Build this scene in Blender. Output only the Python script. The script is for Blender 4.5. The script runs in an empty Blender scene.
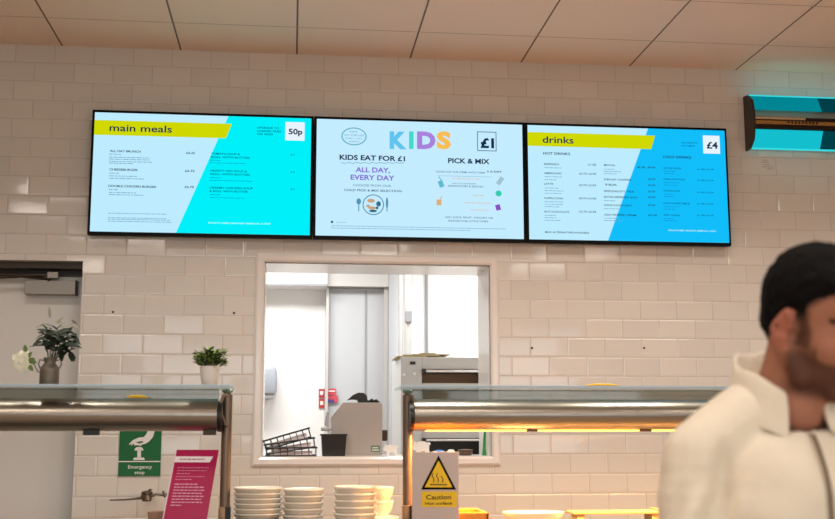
import bpy, bmesh, math, random
from mathutils import Vector, Matrix, noise
random.seed(7)
C = bpy.context.scene
COL = C.collection
R = math.radians
# ------------------------------------------------------------------ camera
FPX, PITCH, YAW, ROLL, CAMZ = 1120.0, .1524, .1115, -.0011, 1.25
def at(px, py, Y):
    x = px-417.5; y = -(py-259.5)
    c, s = math.cos(ROLL), math.sin(ROLL); x, y = c*x-s*y, s*x+c*y
    v = Vector((x, FPX, y))/FPX
    c, s = math.cos(PITCH), math.sin(PITCH); v = Vector((v.x, c*v.y-s*v.z, s*v.y+c*v.z))
    c, s = math.cos(YAW), math.sin(YAW); v = Vector((c*v.x+s*v.y, -s*v.x+c*v.y, v.z))
    v = v/v.y*Y
    return Vector((v.x, Y, v.z+CAMZ))
cam = bpy.data.objects.new('camera', bpy.data.cameras.new('camera')); COL.objects.link(cam)
cam.location = (0, 0, CAMZ)
cam.rotation_euler = (Matrix.Rotation(-YAW, 3, 'Z') @ Matrix.Rotation(PITCH, 3, 'X') @ Matrix.Rotation(math.pi/2, 3, 'X') @ Matrix.Rotation(ROLL, 3, 'Z')).to_euler()
cam.data.sensor_width = 36; cam.data.lens = FPX*36/835
cam.data.dof.use_dof = True; cam.data.dof.focus_distance = 5.9; cam.data.dof.aperture_fstop = 4.0
cam.data.clip_start = .05
C.camera = cam
C.view_settings.view_transform = 'Standard'; C.view_settings.look = 'None'
C.view_settings.gamma = 1; C.view_settings.use_curve_mapping = False
C.view_settings.exposure = 0
# ------------------------------------------------------------------ materials
def lin(c):
    return tuple(((v/255)/12.92 if v/255 <= .04045 else ((v/255+.055)/1.055)**2.4) for v in c)+(1,)
MATS = {}
def mat(name, rgb, rough=.5, metal=0, bump=0, bscale=60, var=0, coat=0, trans=0, sheen=0, stretch=None):
    if name in MATS: return MATS[name]
    m = bpy.data.materials.new(name); m.use_nodes = True; nt = m.node_tree; b = nt.nodes['Principled BSDF']
    b.inputs['Base Color'].default_value = lin(rgb); b.inputs['Roughness'].default_value = rough
    b.inputs['Metallic'].default_value = metal; b.inputs['Coat Weight'].default_value = coat
    b.inputs['Transmission Weight'].default_value = trans; b.inputs['Sheen Weight'].default_value = sheen
    tc = nt.nodes.new('ShaderNodeTexCoord'); mp = nt.nodes.new('ShaderNodeMapping'); nt.links.new(tc.outputs['Object'], mp.inputs[0])
    if stretch: mp.inputs['Scale'].default_value = stretch
    nz = nt.nodes.new('ShaderNodeTexNoise'); nz.inputs['Scale'].default_value = bscale; nz.inputs['Detail'].default_value = 4
    nt.links.new(mp.outputs[0], nz.inputs['Vector'])
    if bump:
        bp = nt.nodes.new('ShaderNodeBump'); bp.inputs['Strength'].default_value = bump; bp.inputs['Distance'].default_value = .004
        nt.links.new(nz.outputs['Fac'], bp.inputs['Height']); nt.links.new(bp.outputs[0], b.inputs['Normal'])
    if var:
        mx = nt.nodes.new('ShaderNodeMix'); mx.data_type = 'RGBA'; nt.links.new(nz.outputs['Fac'], mx.inputs[0])
        l = lin(rgb); mx.inputs[6].default_value = tuple(v*(1-var) for v in l[:3])+(1,); mx.inputs[7].default_value = tuple(min(1, v*(1+var)) for v in l[:3])+(1,)
        nt.links.new(mx.outputs[2], b.inputs['Base Color'])
    MATS[name] = m; return m
def emit(name, rgb, strength=1.0):
    if name in MATS: return MATS[name]
    m = bpy.data.materials.new(name); m.use_nodes = True; nt = m.node_tree; nt.nodes.clear()
    e = nt.nodes.new('ShaderNodeEmission'); e.inputs[0].default_value = lin(rgb); e.inputs[1].default_value = strength
    o = nt.nodes.new('ShaderNodeOutputMaterial'); nt.links.new(e.outputs[0], o.inputs[0]); MATS[name] = m; return m
def glass(name, rgb, gloss=.12):
    m = bpy.data.materials.new(name); m.use_nodes = True; nt = m.node_tree; nt.nodes.clear()
    t = nt.nodes.new('ShaderNodeBsdfTransparent'); t.inputs[0].default_value = lin(rgb)
    g = nt.nodes.new('ShaderNodeBsdfGlossy'); g.inputs['Roughness'].default_value = .05
    x = nt.nodes.new('ShaderNodeMixShader'); x.inputs[0].default_value = gloss
    o = nt.nodes.new('ShaderNodeOutputMaterial')
    nt.links.new(t.outputs[0], x.inputs[1]); nt.links.new(g.outputs[0], x.inputs[2]); nt.links.new(x.outputs[0], o.inputs[0])
    MATS[name] = m; return m
TW, TH, TX, TZ = .1968, .0993, -.938, 1.036
def tile_mat(name, plane='xz'):
    m = bpy.data.materials.new(name); m.use_nodes = True; nt = m.node_tree; N = nt.nodes.new; L = nt.links.new; b = nt.nodes['Principled BSDF']
    g = N('ShaderNodeNewGeometry'); sp = N('ShaderNodeSeparateXYZ'); L(g.outputs['Position'], sp.inputs[0])
    def mth(op, a, bb):
        n = N('ShaderNodeMath'); n.operation = op
        for i, v in enumerate((a, bb)):
            if isinstance(v, (int, float)): n.inputs[i].default_value = v
            else: L(v, n.inputs[i])
        return n.outputs[0]
    hx = sp.outputs['X'] if plane == 'xz' else sp.outputs['Y']
    u = mth('ADD', hx, -TX+.5*TW+TW*40); v = mth('ADD', sp.outputs['Z'], -TZ+TH*40)
    cb = N('ShaderNodeCombineXYZ'); L(u, cb.inputs[0]); L(v, cb.inputs[1])
    def brick(ms, smooth):
        k = N('ShaderNodeTexBrick'); k.offset = .5; k.offset_frequency = 2; k.squash = 1
        k.inputs['Scale'].default_value = 1; k.inputs['Brick Width'].default_value = TW; k.inputs['Row Height'].default_value = TH
        k.inputs['Mortar Size'].default_value = ms; k.inputs['Mortar Smooth'].default_value = smooth; k.inputs['Bias'].default_value = 0
        k.inputs['Color1'].default_value = (0, 0, 0, 1); k.inputs['Color2'].default_value = (1, 1, 1, 1); k.inputs['Mortar'].default_value = (.5, .5, .5, 1)
        L(cb.outputs[0], k.inputs['Vector']); return k
    k = brick(.0012, .3); kb = brick(.009, 1.0)
    # colour: glazed white tile with faint variation per tile, grey-brown grout
    mx = N('ShaderNodeMix'); mx.data_type = 'RGBA'; L(k.outputs['Color'], mx.inputs[0])
    mx.inputs[6].default_value = lin((213, 208, 200)); mx.inputs[7].default_value = lin((219, 214, 206))
    m2 = N('ShaderNodeMix'); m2.data_type = 'RGBA'; L(k.outputs['Fac'], m2.inputs[0]); L(mx.outputs[2], m2.inputs[6]); m2.inputs[7].default_value = lin((178, 164, 152))
    L(m2.outputs[2], b.inputs['Base Color'])
    rr = N('ShaderNodeMapRange'); L(k.outputs['Fac'], rr.inputs[0]); rr.inputs[3].default_value = .07; rr.inputs[4].default_value = .8; L(rr.outputs[0], b.inputs['Roughness'])
    # every tile set at its own slight tilt
    wn = N('ShaderNodeTexWhiteNoise'); wn.noise_dimensions = '1D'; L(mth('MULTIPLY', k.outputs['Color'], 977.0), wn.inputs['W'])
    sb = N('ShaderNodeVectorMath'); sb.operation = 'SUBTRACT'; L(wn.outputs['Color'], sb.inputs[0]); sb.inputs[1].default_value = (.5, .5, .5)
    sc = N('ShaderNodeVectorMath'); sc.operation = 'SCALE'; L(sb.outputs[0], sc.inputs[0]); sc.inputs['Scale'].default_value = .03
    nz = N('ShaderNodeTexNoise'); nz.inputs['Scale'].default_value = 9; L(g.outputs['Position'], nz.inputs['Vector'])
    hgt = mth('SUBTRACT', mth('MULTIPLY', nz.outputs['Fac'], .35), kb.outputs['Fac'])
    bp = N('ShaderNodeBump'); bp.inputs['Strength'].default_value = .3; bp.inputs['Distance'].default_value = .003; L(hgt, bp.inputs['Height'])
    ad = N('ShaderNodeVectorMath'); ad.operation = 'ADD'; L(bp.outputs[0], ad.inputs[0]); L(sc.outputs[0], ad.inputs[1])
    nm = N('ShaderNodeVectorMath'); nm.operation = 'NORMALIZE'; L(ad.outputs[0], nm.inputs[0]); L(nm.outputs[0], b.inputs['Normal'])
    MATS[name] = m; return m
def ceiling_mat():
    m = bpy.data.materials.new('ceiling_board'); m.use_nodes = True; nt = m.node_tree; N = nt.nodes.new; L = nt.links.new; b = nt.nodes['Principled BSDF']
    g = N('ShaderNodeNewGeometry'); sp = N('ShaderNodeSeparateXYZ'); L(g.outputs['Position'], sp.inputs[0])
    def seam(sock, off, per, wid):
        a = N('ShaderNodeMath'); a.operation = 'ADD'; L(sock, a.inputs[0]); a.inputs[1].default_value = off
        p = N('ShaderNodeMath'); p.operation = 'PINGPONG'; L(a.outputs[0], p.inputs[0]); p.inputs[1].default_value = per/2
        c = N('ShaderNodeMath'); c.operation = 'LESS_THAN'; L(p.outputs[0], c.inputs[0]); c.inputs[1].default_value = wid; return c.outputs[0]
    nz = N('ShaderNodeTexNoise'); nz.inputs['Scale'].default_value = 1.2; L(g.outputs['Position'], nz.inputs['Vector'])
    m0 = N('ShaderNodeMix'); m0.data_type = 'RGBA'; L(nz.outputs['Fac'], m0.inputs[0]); m0.inputs[6].default_value = lin((232, 208, 188)); m0.inputs[7].default_value = lin((242, 219, 199))
    m1 = N('ShaderNodeMix'); m1.data_type = 'RGBA'; L(seam(sp.outputs['X'], 12.0, .6, .0045), m1.inputs[0]); L(m0.outputs[2], m1.inputs[6]); m1.inputs[7].default_value = lin((104, 78, 56))
    m2 = N('ShaderNodeMix'); m2.data_type = 'RGBA'; L(seam(sp.outputs['Y'], 6.58, .54, .003), m2.inputs[0]); L(m1.outputs[2], m2.inputs[6]); m2.inputs[7].default_value = lin((168, 144, 124))
    k = N('NodeReroute'); L(m2.outputs[2], k.inputs[0])
    L(k.outputs[0], b.inputs['Base Color']); b.inputs['Roughness'].default_value = .55
    MATS['ceiling_board'] = m; return m
tile = tile_mat('glazed_tile'); ceilm = ceiling_mat()
steel = mat('brushed_steel', (160, 152, 140), .3, 1, bump=.12, bscale=220, stretch=(.05, 1, 1))
steel_s = mat('satin_steel', (138, 122, 108), .45, .9)
kit_steel = mat('kitchen_steel', (190, 190, 188), .45, .3, var=.08, bscale=6)
black = mat('black_plastic', (14, 13, 13), .4); dark = mat('dark_brown_metal', (62, 50, 38), .4, .5)
white_p = mat('white_plastic', (232, 230, 226), .4); greyp = mat('grey_plastic', (150, 156, 166), .4)
kwall = mat('kitchen_cladding', (232, 232, 232), .35); kgrey = mat('kitchen_grey_panel', (178, 181, 185), .45); kgrey2 = mat('kitchen_dark_trim', (140, 142, 146), .4)
# ------------------------------------------------------------------ mesh helpers
def bx(bm, x0, x1, y0, y1, z0, z1, bev=0, M=None):
    b2 = bmesh.new()
    bmesh.ops.create_cube(b2, size=1)
    for v in b2.verts: v.co = Vector(((x0+x1)/2+v.co.x*(x1-x0), (y0+y1)/2+v.co.y*(y1-y0), (z0+z1)/2+v.co.z*(z1-z0)))
    if bev: bmesh.ops.bevel(b2, geom=list(b2.edges), offset=bev, segments=2, affect='EDGES', profile=.5)
    merge(bm, b2, M); return bm
def merge(bm, b2, M=None):
    if M: b2.transform(M)
    me = bpy.data.meshes.new('t'); b2.to_mesh(me); b2.free(); bm.from_mesh(me); bpy.data.meshes.remove(me)
def lathe(bm, prof, seg=32, M=None, cap=True):
    b2 = bmesh.new(); rings = []
    for r, z in prof: rings.append([b2.verts.new((r*math.cos(2*math.pi*i/seg), r*math.sin(2*math.pi*i/seg), z)) for i in range(seg)])
    for a, b in zip(rings, rings[1:]):
        for i in range(seg): b2.faces.new((a[i], a[(i+1) % seg], b[(i+1) % seg], b[i]))
    if cap: b2.faces.new(rings[0][::-1]); b2.faces.new(rings[-1])
    merge(bm, b2, M)
def tube(bm, pts, r, seg=10, close=True):
    """pts along a path, r number or list"""
    pts = [Vector(p) for p in pts]; rs = r if isinstance(r, (list, tuple)) else [r]*len(pts)
    b2 = bmesh.new(); rings = []; up = Vector((0, 0, 1))
    t0 = (pts[1]-pts[0]).normalized()
    nrm = t0.cross(up); nrm = nrm.normalized() if nrm.length > .05 else Vector((1, 0, 0))
    for i, p in enumerate(pts):
        t = (pts[min(i+1, len(pts)-1)]-pts[max(i-1, 0)]).normalized()
        nrm = (nrm-t*nrm.dot(t)).normalized(); bn = t.cross(nrm)
        rings.append([b2.verts.new(p+(nrm*math.cos(2*math.pi*k/seg)+bn*math.sin(2*math.pi*k/seg))*rs[i]) for k in range(seg)])
    for a, b in zip(rings, rings[1:]):
        for i in range(seg): b2.faces.new((a[i], a[(i+1) % seg], b[(i+1) % seg], b[i]))
    if close: b2.faces.new(rings[0][::-1]); b2.faces.new(rings[-1])
    bmesh.ops.recalc_face_normals(b2, faces=b2.faces); merge(bm, b2)
def ball(bm, c, r, M=None, u=16, v=12):
    b2 = bmesh.new(); bmesh.ops.create_uvsphere(b2, u_segments=u, v_segments=v, radius=1)
    rr = r if isinstance(r, (tuple, list)) else (r, r, r)
    for w in b2.verts: w.co = Vector((w.co.x*rr[0]+c[0], w.co.y*rr[1]+c[1], w.co.z*rr[2]+c[2]))
    merge(bm, b2, M)
def capsule(bm, a, b, ra, rb, n=7, M=None):
    a, b = Vector(a), Vector(b)
    for i in range(n+1): ball(bm, a.lerp(b, i/n), ra+(rb-ra)*i/n, M, 14, 9)
def poly(bm, pts, y0, y1):
    """(x,z) outline extruded from y0 to y1"""
    b2 = bmesh.new(); f = [b2.verts.new((x, y0, z)) for x, z in pts]; g = [b2.verts.new((x, y1, z)) for x, z in pts]
    b2.faces.new(f); b2.faces.new(g[::-1]); n = len(pts)
    for i in range(n): b2.faces.new((f[i], g[i], g[(i+1) % n], f[(i+1) % n]))
    bmesh.ops.recalc_face_normals(b2, faces=b2.faces); bmesh.ops.triangulate(b2, faces=b2.faces); merge(bm, b2)
def polyx(bm, pts, x0, x1):
    """(y,z) outline extruded along x"""
    b2 = bmesh.new(); f = [b2.verts.new((x0, y, z)) for y, z in pts]; g = [b2.verts.new((x1, y, z)) for y, z in pts]
    b2.faces.new(f); b2.faces.new(g[::-1]); n = len(pts)
    for i in range(n): b2.faces.new((f[i], g[i], g[(i+1) % n], f[(i+1) % n]))
    bmesh.ops.recalc_face_normals(b2, faces=b2.faces); merge(bm, b2)
def B(): return bmesh.new()
def obj(name, bm, m, parent=None, smooth=False, angle=40, loc=None):
    me = bpy.data.meshes.new(name); bm.to_mesh(me); bm.free()
    for mm in (m if isinstance(m, (list, tuple)) else [m]): me.materials.append(mm)
    if smooth:
        for p in me.polygons: p.use_smooth = True
        try: me.set_sharp_from_angle(angle=R(angle))
        except Exception: pass
    o = bpy.data.objects.new(name, me); COL.objects.link(o)
    if parent: o.parent = parent
    if loc: o.location = loc
    return o
def thing(name, label, cat, loc=(0, 0, 0), rz=0, group=None):
    o = bpy.data.objects.new(name, None); COL.objects.link(o); o.location = loc; o.rotation_euler = (0, 0, rz)
    o.empty_display_size = .05
    return tag(o, label, cat, group)
def tag(o, label, cat, group=None, kind=None):
    o['label'] = label; o['category'] = cat
    if group: o['group'] = group
    if kind: o['kind'] = kind
    return o
def struct(name, bm, m, parent=None, smooth=False):
    o = obj(name, bm, m, parent, smooth)
    if not parent: o['kind'] = 'structure'
    return o
def copy_tree(o, parent=None):
    c = o.copy(); COL.objects.link(c); c.parent = parent
    for ch in [k for k in bpy.data.objects if k.parent == o]: copy_tree(ch, c)
    return c
# writing: real letters turned into mesh, lying in the x-z plane facing -y
def letters(bm, s, xl, zb, width, height, y, depth=.0008, bold=0, M=None, spacing=1):
    cu = bpy.data.curves.new('t', 'FONT'); cu.body = s; cu.size = 1; cu.offset = bold; cu.space_character = spacing; cu.resolution_u = 3
    o = bpy.data.objects.new('t', cu); COL.objects.link(o); bpy.context.view_layer.update()
    me = bpy.data.meshes.new_from_object(o.evaluated_get(bpy.context.evaluated_depsgraph_get()))
    xs = [v.co.x for v in me.vertices]
    if xs:
        x0, x1 = min(xs), max(xs); k = width/max(1e-6, x1-x0) if width else height/.72
        b2 = bmesh.new(); b2.from_mesh(me)
        for v in b2.verts: v.co = Vector((xl+(v.co.x-x0)*k, y, zb+v.co.y*height/.72))
        merge(bm, b2, M)
    bpy.data.objects.remove(o); bpy.data.curves.remove(cu); bpy.data.meshes.remove(me)
def quad(bm, pts, M=None):
    b2 = bmesh.new(); b2.faces.new([b2.verts.new(p) for p in pts]); merge(bm, b2, M)
# ------------------------------------------------------------------ the room
D = 5.7; WT = .36; CZ = 3.214
XL, XR, YF = -3.4, 5.2, -3.2
HX0, HX1, HZ0, HZ1 = -.145, 1.016, 1.125, 2.105
DX0, DX1, DZ = -2.05, -1.048, 2.096
bm = B()
for a in ((XL-.3, DX0, 0, CZ), (DX0, DX1, DZ, CZ), (DX1, HX0, 0, CZ), (HX0, HX1, 0, HZ0), (HX0, HX1, HZ1, CZ), (HX1, XR+.3, 0, CZ)):
    bx(bm, a[0], a[1], D, D+WT, a[2], a[3])
bmesh.ops.remove_doubles(bm, verts=bm.verts, dist=1e-5)
wall = struct('wall_back', bm, tile)
for i, (px, py) in enumerate(((113, 312), (234, 313), (532, 348), (644, 348))):
    b = B(); p = at(px, py, D); lathe(b, [(.006, 0), (.006, .002)], 12, Matrix.Translation((p.x, D, p.z)) @ Matrix.Rotation(R(90), 4, 'X'))
    obj('screw_hole', b, black, wall)
bm = B(); bx(bm, XL-.3, XR+.3, YF-.3, D, -.1, 0); bx(bm, XL-.3, XR+.3, D, 10, -.1, 0)
struct('floor', bm, mat('floor_vinyl', (176, 156, 138), .5, var=.15, bscale=3))
bm = B(); bx(bm, XL-.3, XR+.3, YF-.3, D+.0, CZ, CZ+.1); struct('ceiling', bm, ceilm)
plaster = mat('painted_plaster', (190, 172, 152), .7, bump=.1)
bm = B(); bx(bm, XL-.3, XL, YF-.3, D, 0, CZ); struct('wall_left', bm, plaster)
bm = B(); bx(bm, XR, XR+.3, YF-.3, D, 0, CZ); struct('wall_right', bm, plaster)
bm = B()
for a in ((XL-.3, -2.2, 0, CZ), (-2.2, 3.8, 0, .9), (-2.2, 3.8, 2.5, CZ), (.6, 1.0, .9, 2.5), (3.8, XR+.3, 0, CZ)): bx(bm, a[0], a[1], YF-.3, YF, a[2], a[3])
struct('wall_front', bm, plaster)
for n, (a, b_) in enumerate(((-2.2, .6), (1.0, 3.8))):
    bm = B()
    for k in range(4): xx = a+(b_-a)*k/3; bx(bm, xx-.03, xx+.03, YF-.2, YF-.1, .9, 2.5)
    bx(bm, a, b_, YF-.2, YF-.1, .9, .96); bx(bm, a, b_, YF-.2, YF-.1, 2.44, 2.5)
    struct('window_%d' % (n+1), bm, white_p)
# hatch trim: mitred glazed quadrant strips
def trim_ring(x0, x1, z0, z1, w, y):
    b = bmesh.new(); prof = [(0, 0), (0, -.006), (.25, -.012), (.75, -.012), (1, -.005), (1, .02)]
    cs = [(x0, z0, -1, -1), (x1, z0, 1, -1), (x1, z1, 1, 1), (x0, z1, -1, 1)]; rings = []
    for cx, cz, sx, sz in cs: rings.append([b.verts.new((cx+sx*w*(1-t), y+d, cz+sz*w*(1-t))) for t, d in prof])
    for i in range(4):
        a, c = rings[i], rings[(i+1) % 4]
        for k in range(len(prof)-1): b.faces.new((a[k], a[k+1], c[k+1], c[k]))
    bmesh.ops.recalc_face_normals(b, faces=b.faces); return b
trimm = mat('glazed_trim', (228, 222, 216), .15, bump=.1, bscale=12)
struct('trim_1', trim_ring(HX0, HX1, HZ0, HZ1, .046, D), trimm)
bm = B(); t = .004
bx(bm, HX0, HX0+t, D+.012, D+WT, HZ0, HZ1); bx(bm, HX1-t, HX1, D+.012, D+WT, HZ0, HZ1); bx(bm, HX0, HX1, D+.012, D+WT, HZ1-t, HZ1); bx(bm, HX0, HX1, D+.012, D+WT+.02, HZ0-.002, HZ0+.002)
struct('trim_2', bm, mat('hatch_lining', (226, 222, 216), .2))
SILL = HZ0+.002
# door
bm = B()
bx(bm, DX0, DX0+.03, D+.07, D+.2, 0, DZ); bx(bm, DX1-.012, DX1, D+.07, D+.2, 0, DZ); bx(bm, DX0, DX1, D+.05, D+.2, DZ-.032, DZ)
struct('trim_3', bm, mat('door_frame_brown', (66, 56, 46), .5))
bm = B(); bx(bm, DX0+.03, DX1-.012, D+.12, D+.165, .01, DZ-.066, .002)
door = struct('door_1', bm, mat('door_grey_paint', (212, 210, 205), .45, bump=.05))
bm = B(); bx(bm, DX0+.03, DX1-.012, D+.125, D+.165, DZ-.066, DZ-.033); obj('top_gap', bm, black, door)
def pbox(bm, px0, py0, px1, py1, Y, dep, bev=.003):
    a, b = at(px0, py1, Y), at(px1, py0, Y); bx(bm, a.x, b.x, Y, Y+dep, a.z, b.z, bev)
clos = mat('closer_silver', (150, 146, 140), .4, .3)
bm = B(); pbox(bm, 24, 280.5, 76, 294, D+.07, .05); cl = obj('door_closer', bm, clos, door)
bm = B(); pbox(bm, 74.5, 280, 77, 295, D+.068, .052); obj('end_cap', bm, black, cl)
bm = B(); pbox(bm, 47, 272, 58, 278, D+.05, .04, .002); obj('arm_bracket', bm, clos, cl)
bm = B(); tube(bm, [at(50, 281, D+.08), at(48, 279.5, D+.075)], .01); tube(bm, [at(50, 279, D+.075), at(22, 276.5, D+.06), at(-8, 278, D+.05)], .007); tube(bm, [at(-8, 274.5, D+.05), at(24, 275.5, D+.05), at(52, 275, D+.06)], .006); obj('closer_arm', bm, dark, cl)
# ------------------------------------------------------------------ kitchen beyond the hatch
KY = 8.4; KZ = 2.75
bm = B(); bx(bm, -2.2, 4.2, D+WT, KY+.3, KZ, KZ+.1); struct('ceiling_kitchen', bm, kwall)
bm = B(); bx(bm, -2.2, 4.2, KY, KY+.1, 0, KZ); struct('wall_kitchen_back', bm, kwall)
bm = B(); bx(bm, -2.3, -2.2, D+WT, KY, 0, KZ); struct('wall_kitchen_left', bm, kwall)
bm = B(); bx(bm, 4.2, 4.3, D+WT, KY, 0, KZ); struct('wall_kitchen_right', bm, kwall)
def pbx(px0, py0, px1, py1, Y, dep, bev=.003, b=None):
    b = b or B(); pbox(b, px0, py0, px1, py1, Y, dep, bev); return b
def floorbox(px0, px1, pytop, Y, dep, z0=0, bev=.003):
    a, c = at(px0, pytop, Y), at(px1, pytop, Y); b = B(); bx(b, a.x, c.x, Y, Y+dep, z0, a.z, bev); return b
bm = B(); a, c = at(200, 285, 8.2), at(327, 285, 8.2); bx(bm, a.x, c.x, 8.15, KY, a.z, KZ); struct('trim_4', bm, kwall)
bm = B(); bx(bm, a.x, c.x, 8.13, 8.15, a.z-.004, a.z+.012); struct('trim_5', bm, kgrey2)
d2 = struct('door_2', floorbox(329, 386, 288, 8.3, .08), kgrey)
bm = B(); a = at(366, 288, 8.29); bx(bm, a.x-.004, a.x+.004, 8.29, 8.3, .05, a.z-.02); obj('centre_seam', bm, kgrey2, d2)
bm = B(); a, c = at(326.5, 273, 8.26), at(388, 273, 8.26); q = at(330, 287, 8.26)
bx(bm, a.x, a.x+.02, 8.24, 8.4, 0, q.z); bx(bm, c.x-.03, c.x, 8.24, 8.4, 0, q.z); bx(bm, a.x, c.x, 8.2, 8.4, q.z, KZ); struct('trim_6', bm, mat('door_header_grey', (182, 180, 178), .5))
struct('trim_7', floorbox(389, 397, 262, 8.2, .15, 0), kgrey)
bm = B(); a = at(401, 262, 8.1); tube(bm, [(a.x, 8.1, 0), (a.x, 8.1, KZ)], .018); a2 = at(408, 262, 7.9); tube(bm, [(a2.x, 7.9, 0), (a2.x, 7.9, KZ)], .026, 14)
pipe = tag(obj('service_pipe', bm, kit_steel, None, True), 'pair of vertical grey steel pipes in the kitchen beside the white door', 'pipe')
bm = pbx(405.5, 311, 412, 322, 7.84, .05); obj('pipe_clamp', bm, kgrey2, pipe)
struct('trim_8', floorbox(426, 428, 262, 8.37, .03, 0, 0), kgrey2)
# ceiling light panels (kitchen)
lampm = emit('lamp_diffuser', (255, 252, 245), 6)
def area(name, loc, rot, sx, sy, power, rgb, parent=None, spread=None):
    l = bpy.data.lights.new(name, 'AREA'); l.shape = 'RECTANGLE'; l.size = sx; l.size_y = sy; l.energy = power; l.color = rgb
    if spread: l.spread = R(spread)
    o = bpy.data.objects.new(name, l); COL.objects.link(o); o.location = loc; o.rotation_euler = rot; return o
for x in (-.3, 1.7): area('kitchen_light', (x, 7.3, KZ-.02), (0, 0, 0), 1.2, .5, 52, (1, .99, .97))
# towel dispenser
td = thing('towel_dispenser', 'rounded grey towel dispenser on the white kitchen wall, seen at left edge of hatch', 'dispenser')
a, c = at(262, 395, 8.3), at(277, 367, 8.3)
bm = B(); bx(bm, a.x-.12, c.x, 8.18, KY, a.z, c.z, .03); obj('cover', bm, greyp, td, True)
bm = B(); bx(bm, a.x-.1, c.x-.02, 8.2, 8.36, a.z-.03, a.z+.01, .004); obj('outlet', bm, kgrey2, td)
# wall notices in kitchen
def notice(name, x0, y0, x1, y1, rgb, label, Y=KY-.012, band=None):
    n = thing(name, label, 'sign'); bm = pbx(x0, y0, x1, y1, Y, .008, 0); obj('panel', bm, mat('notice_'+name+str(x0), rgb, .5), n)
    if band: bm = pbx(*band[:4], Y-.003, .004, 0); obj('printed_band', bm, mat('band_'+str(band[:2]), band[4], .5), n)
    return n
notice('safety_notice', 318.8, 389, 324.6, 397.5, (176, 44, 52), 'small red and white notice on kitchen wall, topmost left of the door frame', band=(320, 391, 323.3, 395, (235, 225, 225)))
notice('safety_notice', 318.8, 399, 324.6, 408, (150, 60, 50), 'small red brown notice below the topmost red one by door frame', band=(320, 401, 323.3, 405, (240, 225, 215)))
notice('safety_notice', 327.5, 388.5, 336, 395, (190, 70, 80), 'small pinkish red notice on white kitchen door above the yellow one', 8.28, band=(328.5, 390.5, 335, 391.7, (240, 220, 220)))
notice('safety_notice', 327.5, 395.6, 338, 402.5, (238, 214, 40), 'small yellow notice with blue lower band on white kitchen door', 8.28, band=(328, 399.5, 334, 402.3, (70, 60, 140)))
# wire racks on the sill (stack of wire baskets)
blackw = mat('black_wire', (16, 15, 16), .35, .3)
def basket(p0, p1, hgt, Y0, Y1):
    b = B(); Lx = (p1-p0).length; d = (p1-p0).normalized(); n = Vector((-d.z, 0, d.x))
    def rect(off, r, taper=0):
        q0, q1 = p0+n*off-d*taper, p1+n*off+d*taper
        tube(b, [(q0.x, Y0, q0.z), (q1.x, Y0, q1.z), (q1.x, Y1, q1.z), (q0.x, Y1, q0.z), (q0.x, Y0, q0.z)], r, 6)
    rect(0, .004); rect(hgt, .005, .004)
    for k in range(8):
        f = k/7; q = p0.lerp(p1, f); u = q+n*hgt
        tube(b, [(u.x, Y0, u.z), (q.x, Y0, q.z), (q.x, Y1, q.z), (u.x, Y1, u.z)], .0018, 5)
    for k in range(1, 6):
        yy = Y0+(Y1-Y0)*k/6; tube(b, [(p0.x, yy, p0.z), (p1.x, yy, p1.z)], .0012, 5)
    return b
r0 = at(265.5, 456.5, 5.78)
for i, (lx, lz, rx, rz_, h, lab) in enumerate(((266, 457.5, 316, 457.0, .04, 'black wire basket lying flat on hatch sill, lowest of the leaning pile'),
        (266.5, 454, 315, 447, .046, 'black wire basket tilted in the middle of the leaning pile on hatch sill'),
        (266, 450, 311, 437, .046, 'black wire basket at the top of the leaning pile on hatch sill'))):
    a, c = at(lx, lz, 5.78), at(rx, rz_, 5.78)
    if i == 0: a.z = c.z = SILL+.003
    nb = thing('wire_basket', lab, 'basket', group='wire baskets piled on the hatch sill'); obj('wire_frame', basket(a, c, h, 5.76, 5.96), blackw, nb)
    dd = (c-a).normalized(); nn = Vector((-dd.z, 0, dd.x)); b = B()
    for t1 in (.08, .5):
        q0 = a.lerp(c, t1)+nn*.003; q1 = a.lerp(c, t1+.4)+nn*.003
        quad(b, [(q0.x, 5.77, q0.z), (q1.x, 5.77, q1.z), (q1.x, 5.95, q1.z), (q0.x, 5.95, q0.z)])
    q0, q1 = a.lerp(c, .1), a.lerp(c, .92); u0, u1 = q0+nn*h*.55, q1+nn*h*.6
    quad(b, [(q0.x, 5.77, q0.z), (q1.x, 5.77, q1.z), (u1.x, 5.775, u1.z), (u0.x, 5.775, u0.z)])
    ln = obj('paper_liner', b, mat('liner_paper', (214, 204, 208), .7), nb)
    sm = ln.modifiers.new('s', 'SOLIDIFY'); sm.thickness = .0015
# black tub
tb = thing('black_tub', 'small square black tub on hatch sill in front of grey machine', 'tub')
a, c = at(320.5, 434, 5.76), at(347.5, 454, 5.76)
bm = B(); cx, w = (a.x+c.x)/2, (c.x-a.x)/2
lathe(bm, [(.02, 0), (1.17, 0), (1.30, .93), (1.41, .93), (1.41, 1.0), (1.22, 1.0), (1.10, .1), (.02, .1)], 4, Matrix.Translation((cx, 5.76+w, SILL)) @ Matrix.Diagonal((w, w, a.z-SILL, 1)) @ Matrix.Rotation(R(45), 4, 'Z'))
obj('tub_body', bm, black, tb); bm = B(); bx(bm, cx-w*.9, cx+w*.9, 5.76+.012, 5.76+2*w-.012, SILL+(a.z-SILL)*.9, SILL+(a.z-SILL)*.93); obj('contents', bm, mat('dark_grey', (34, 33, 34), .7), tb)
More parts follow.
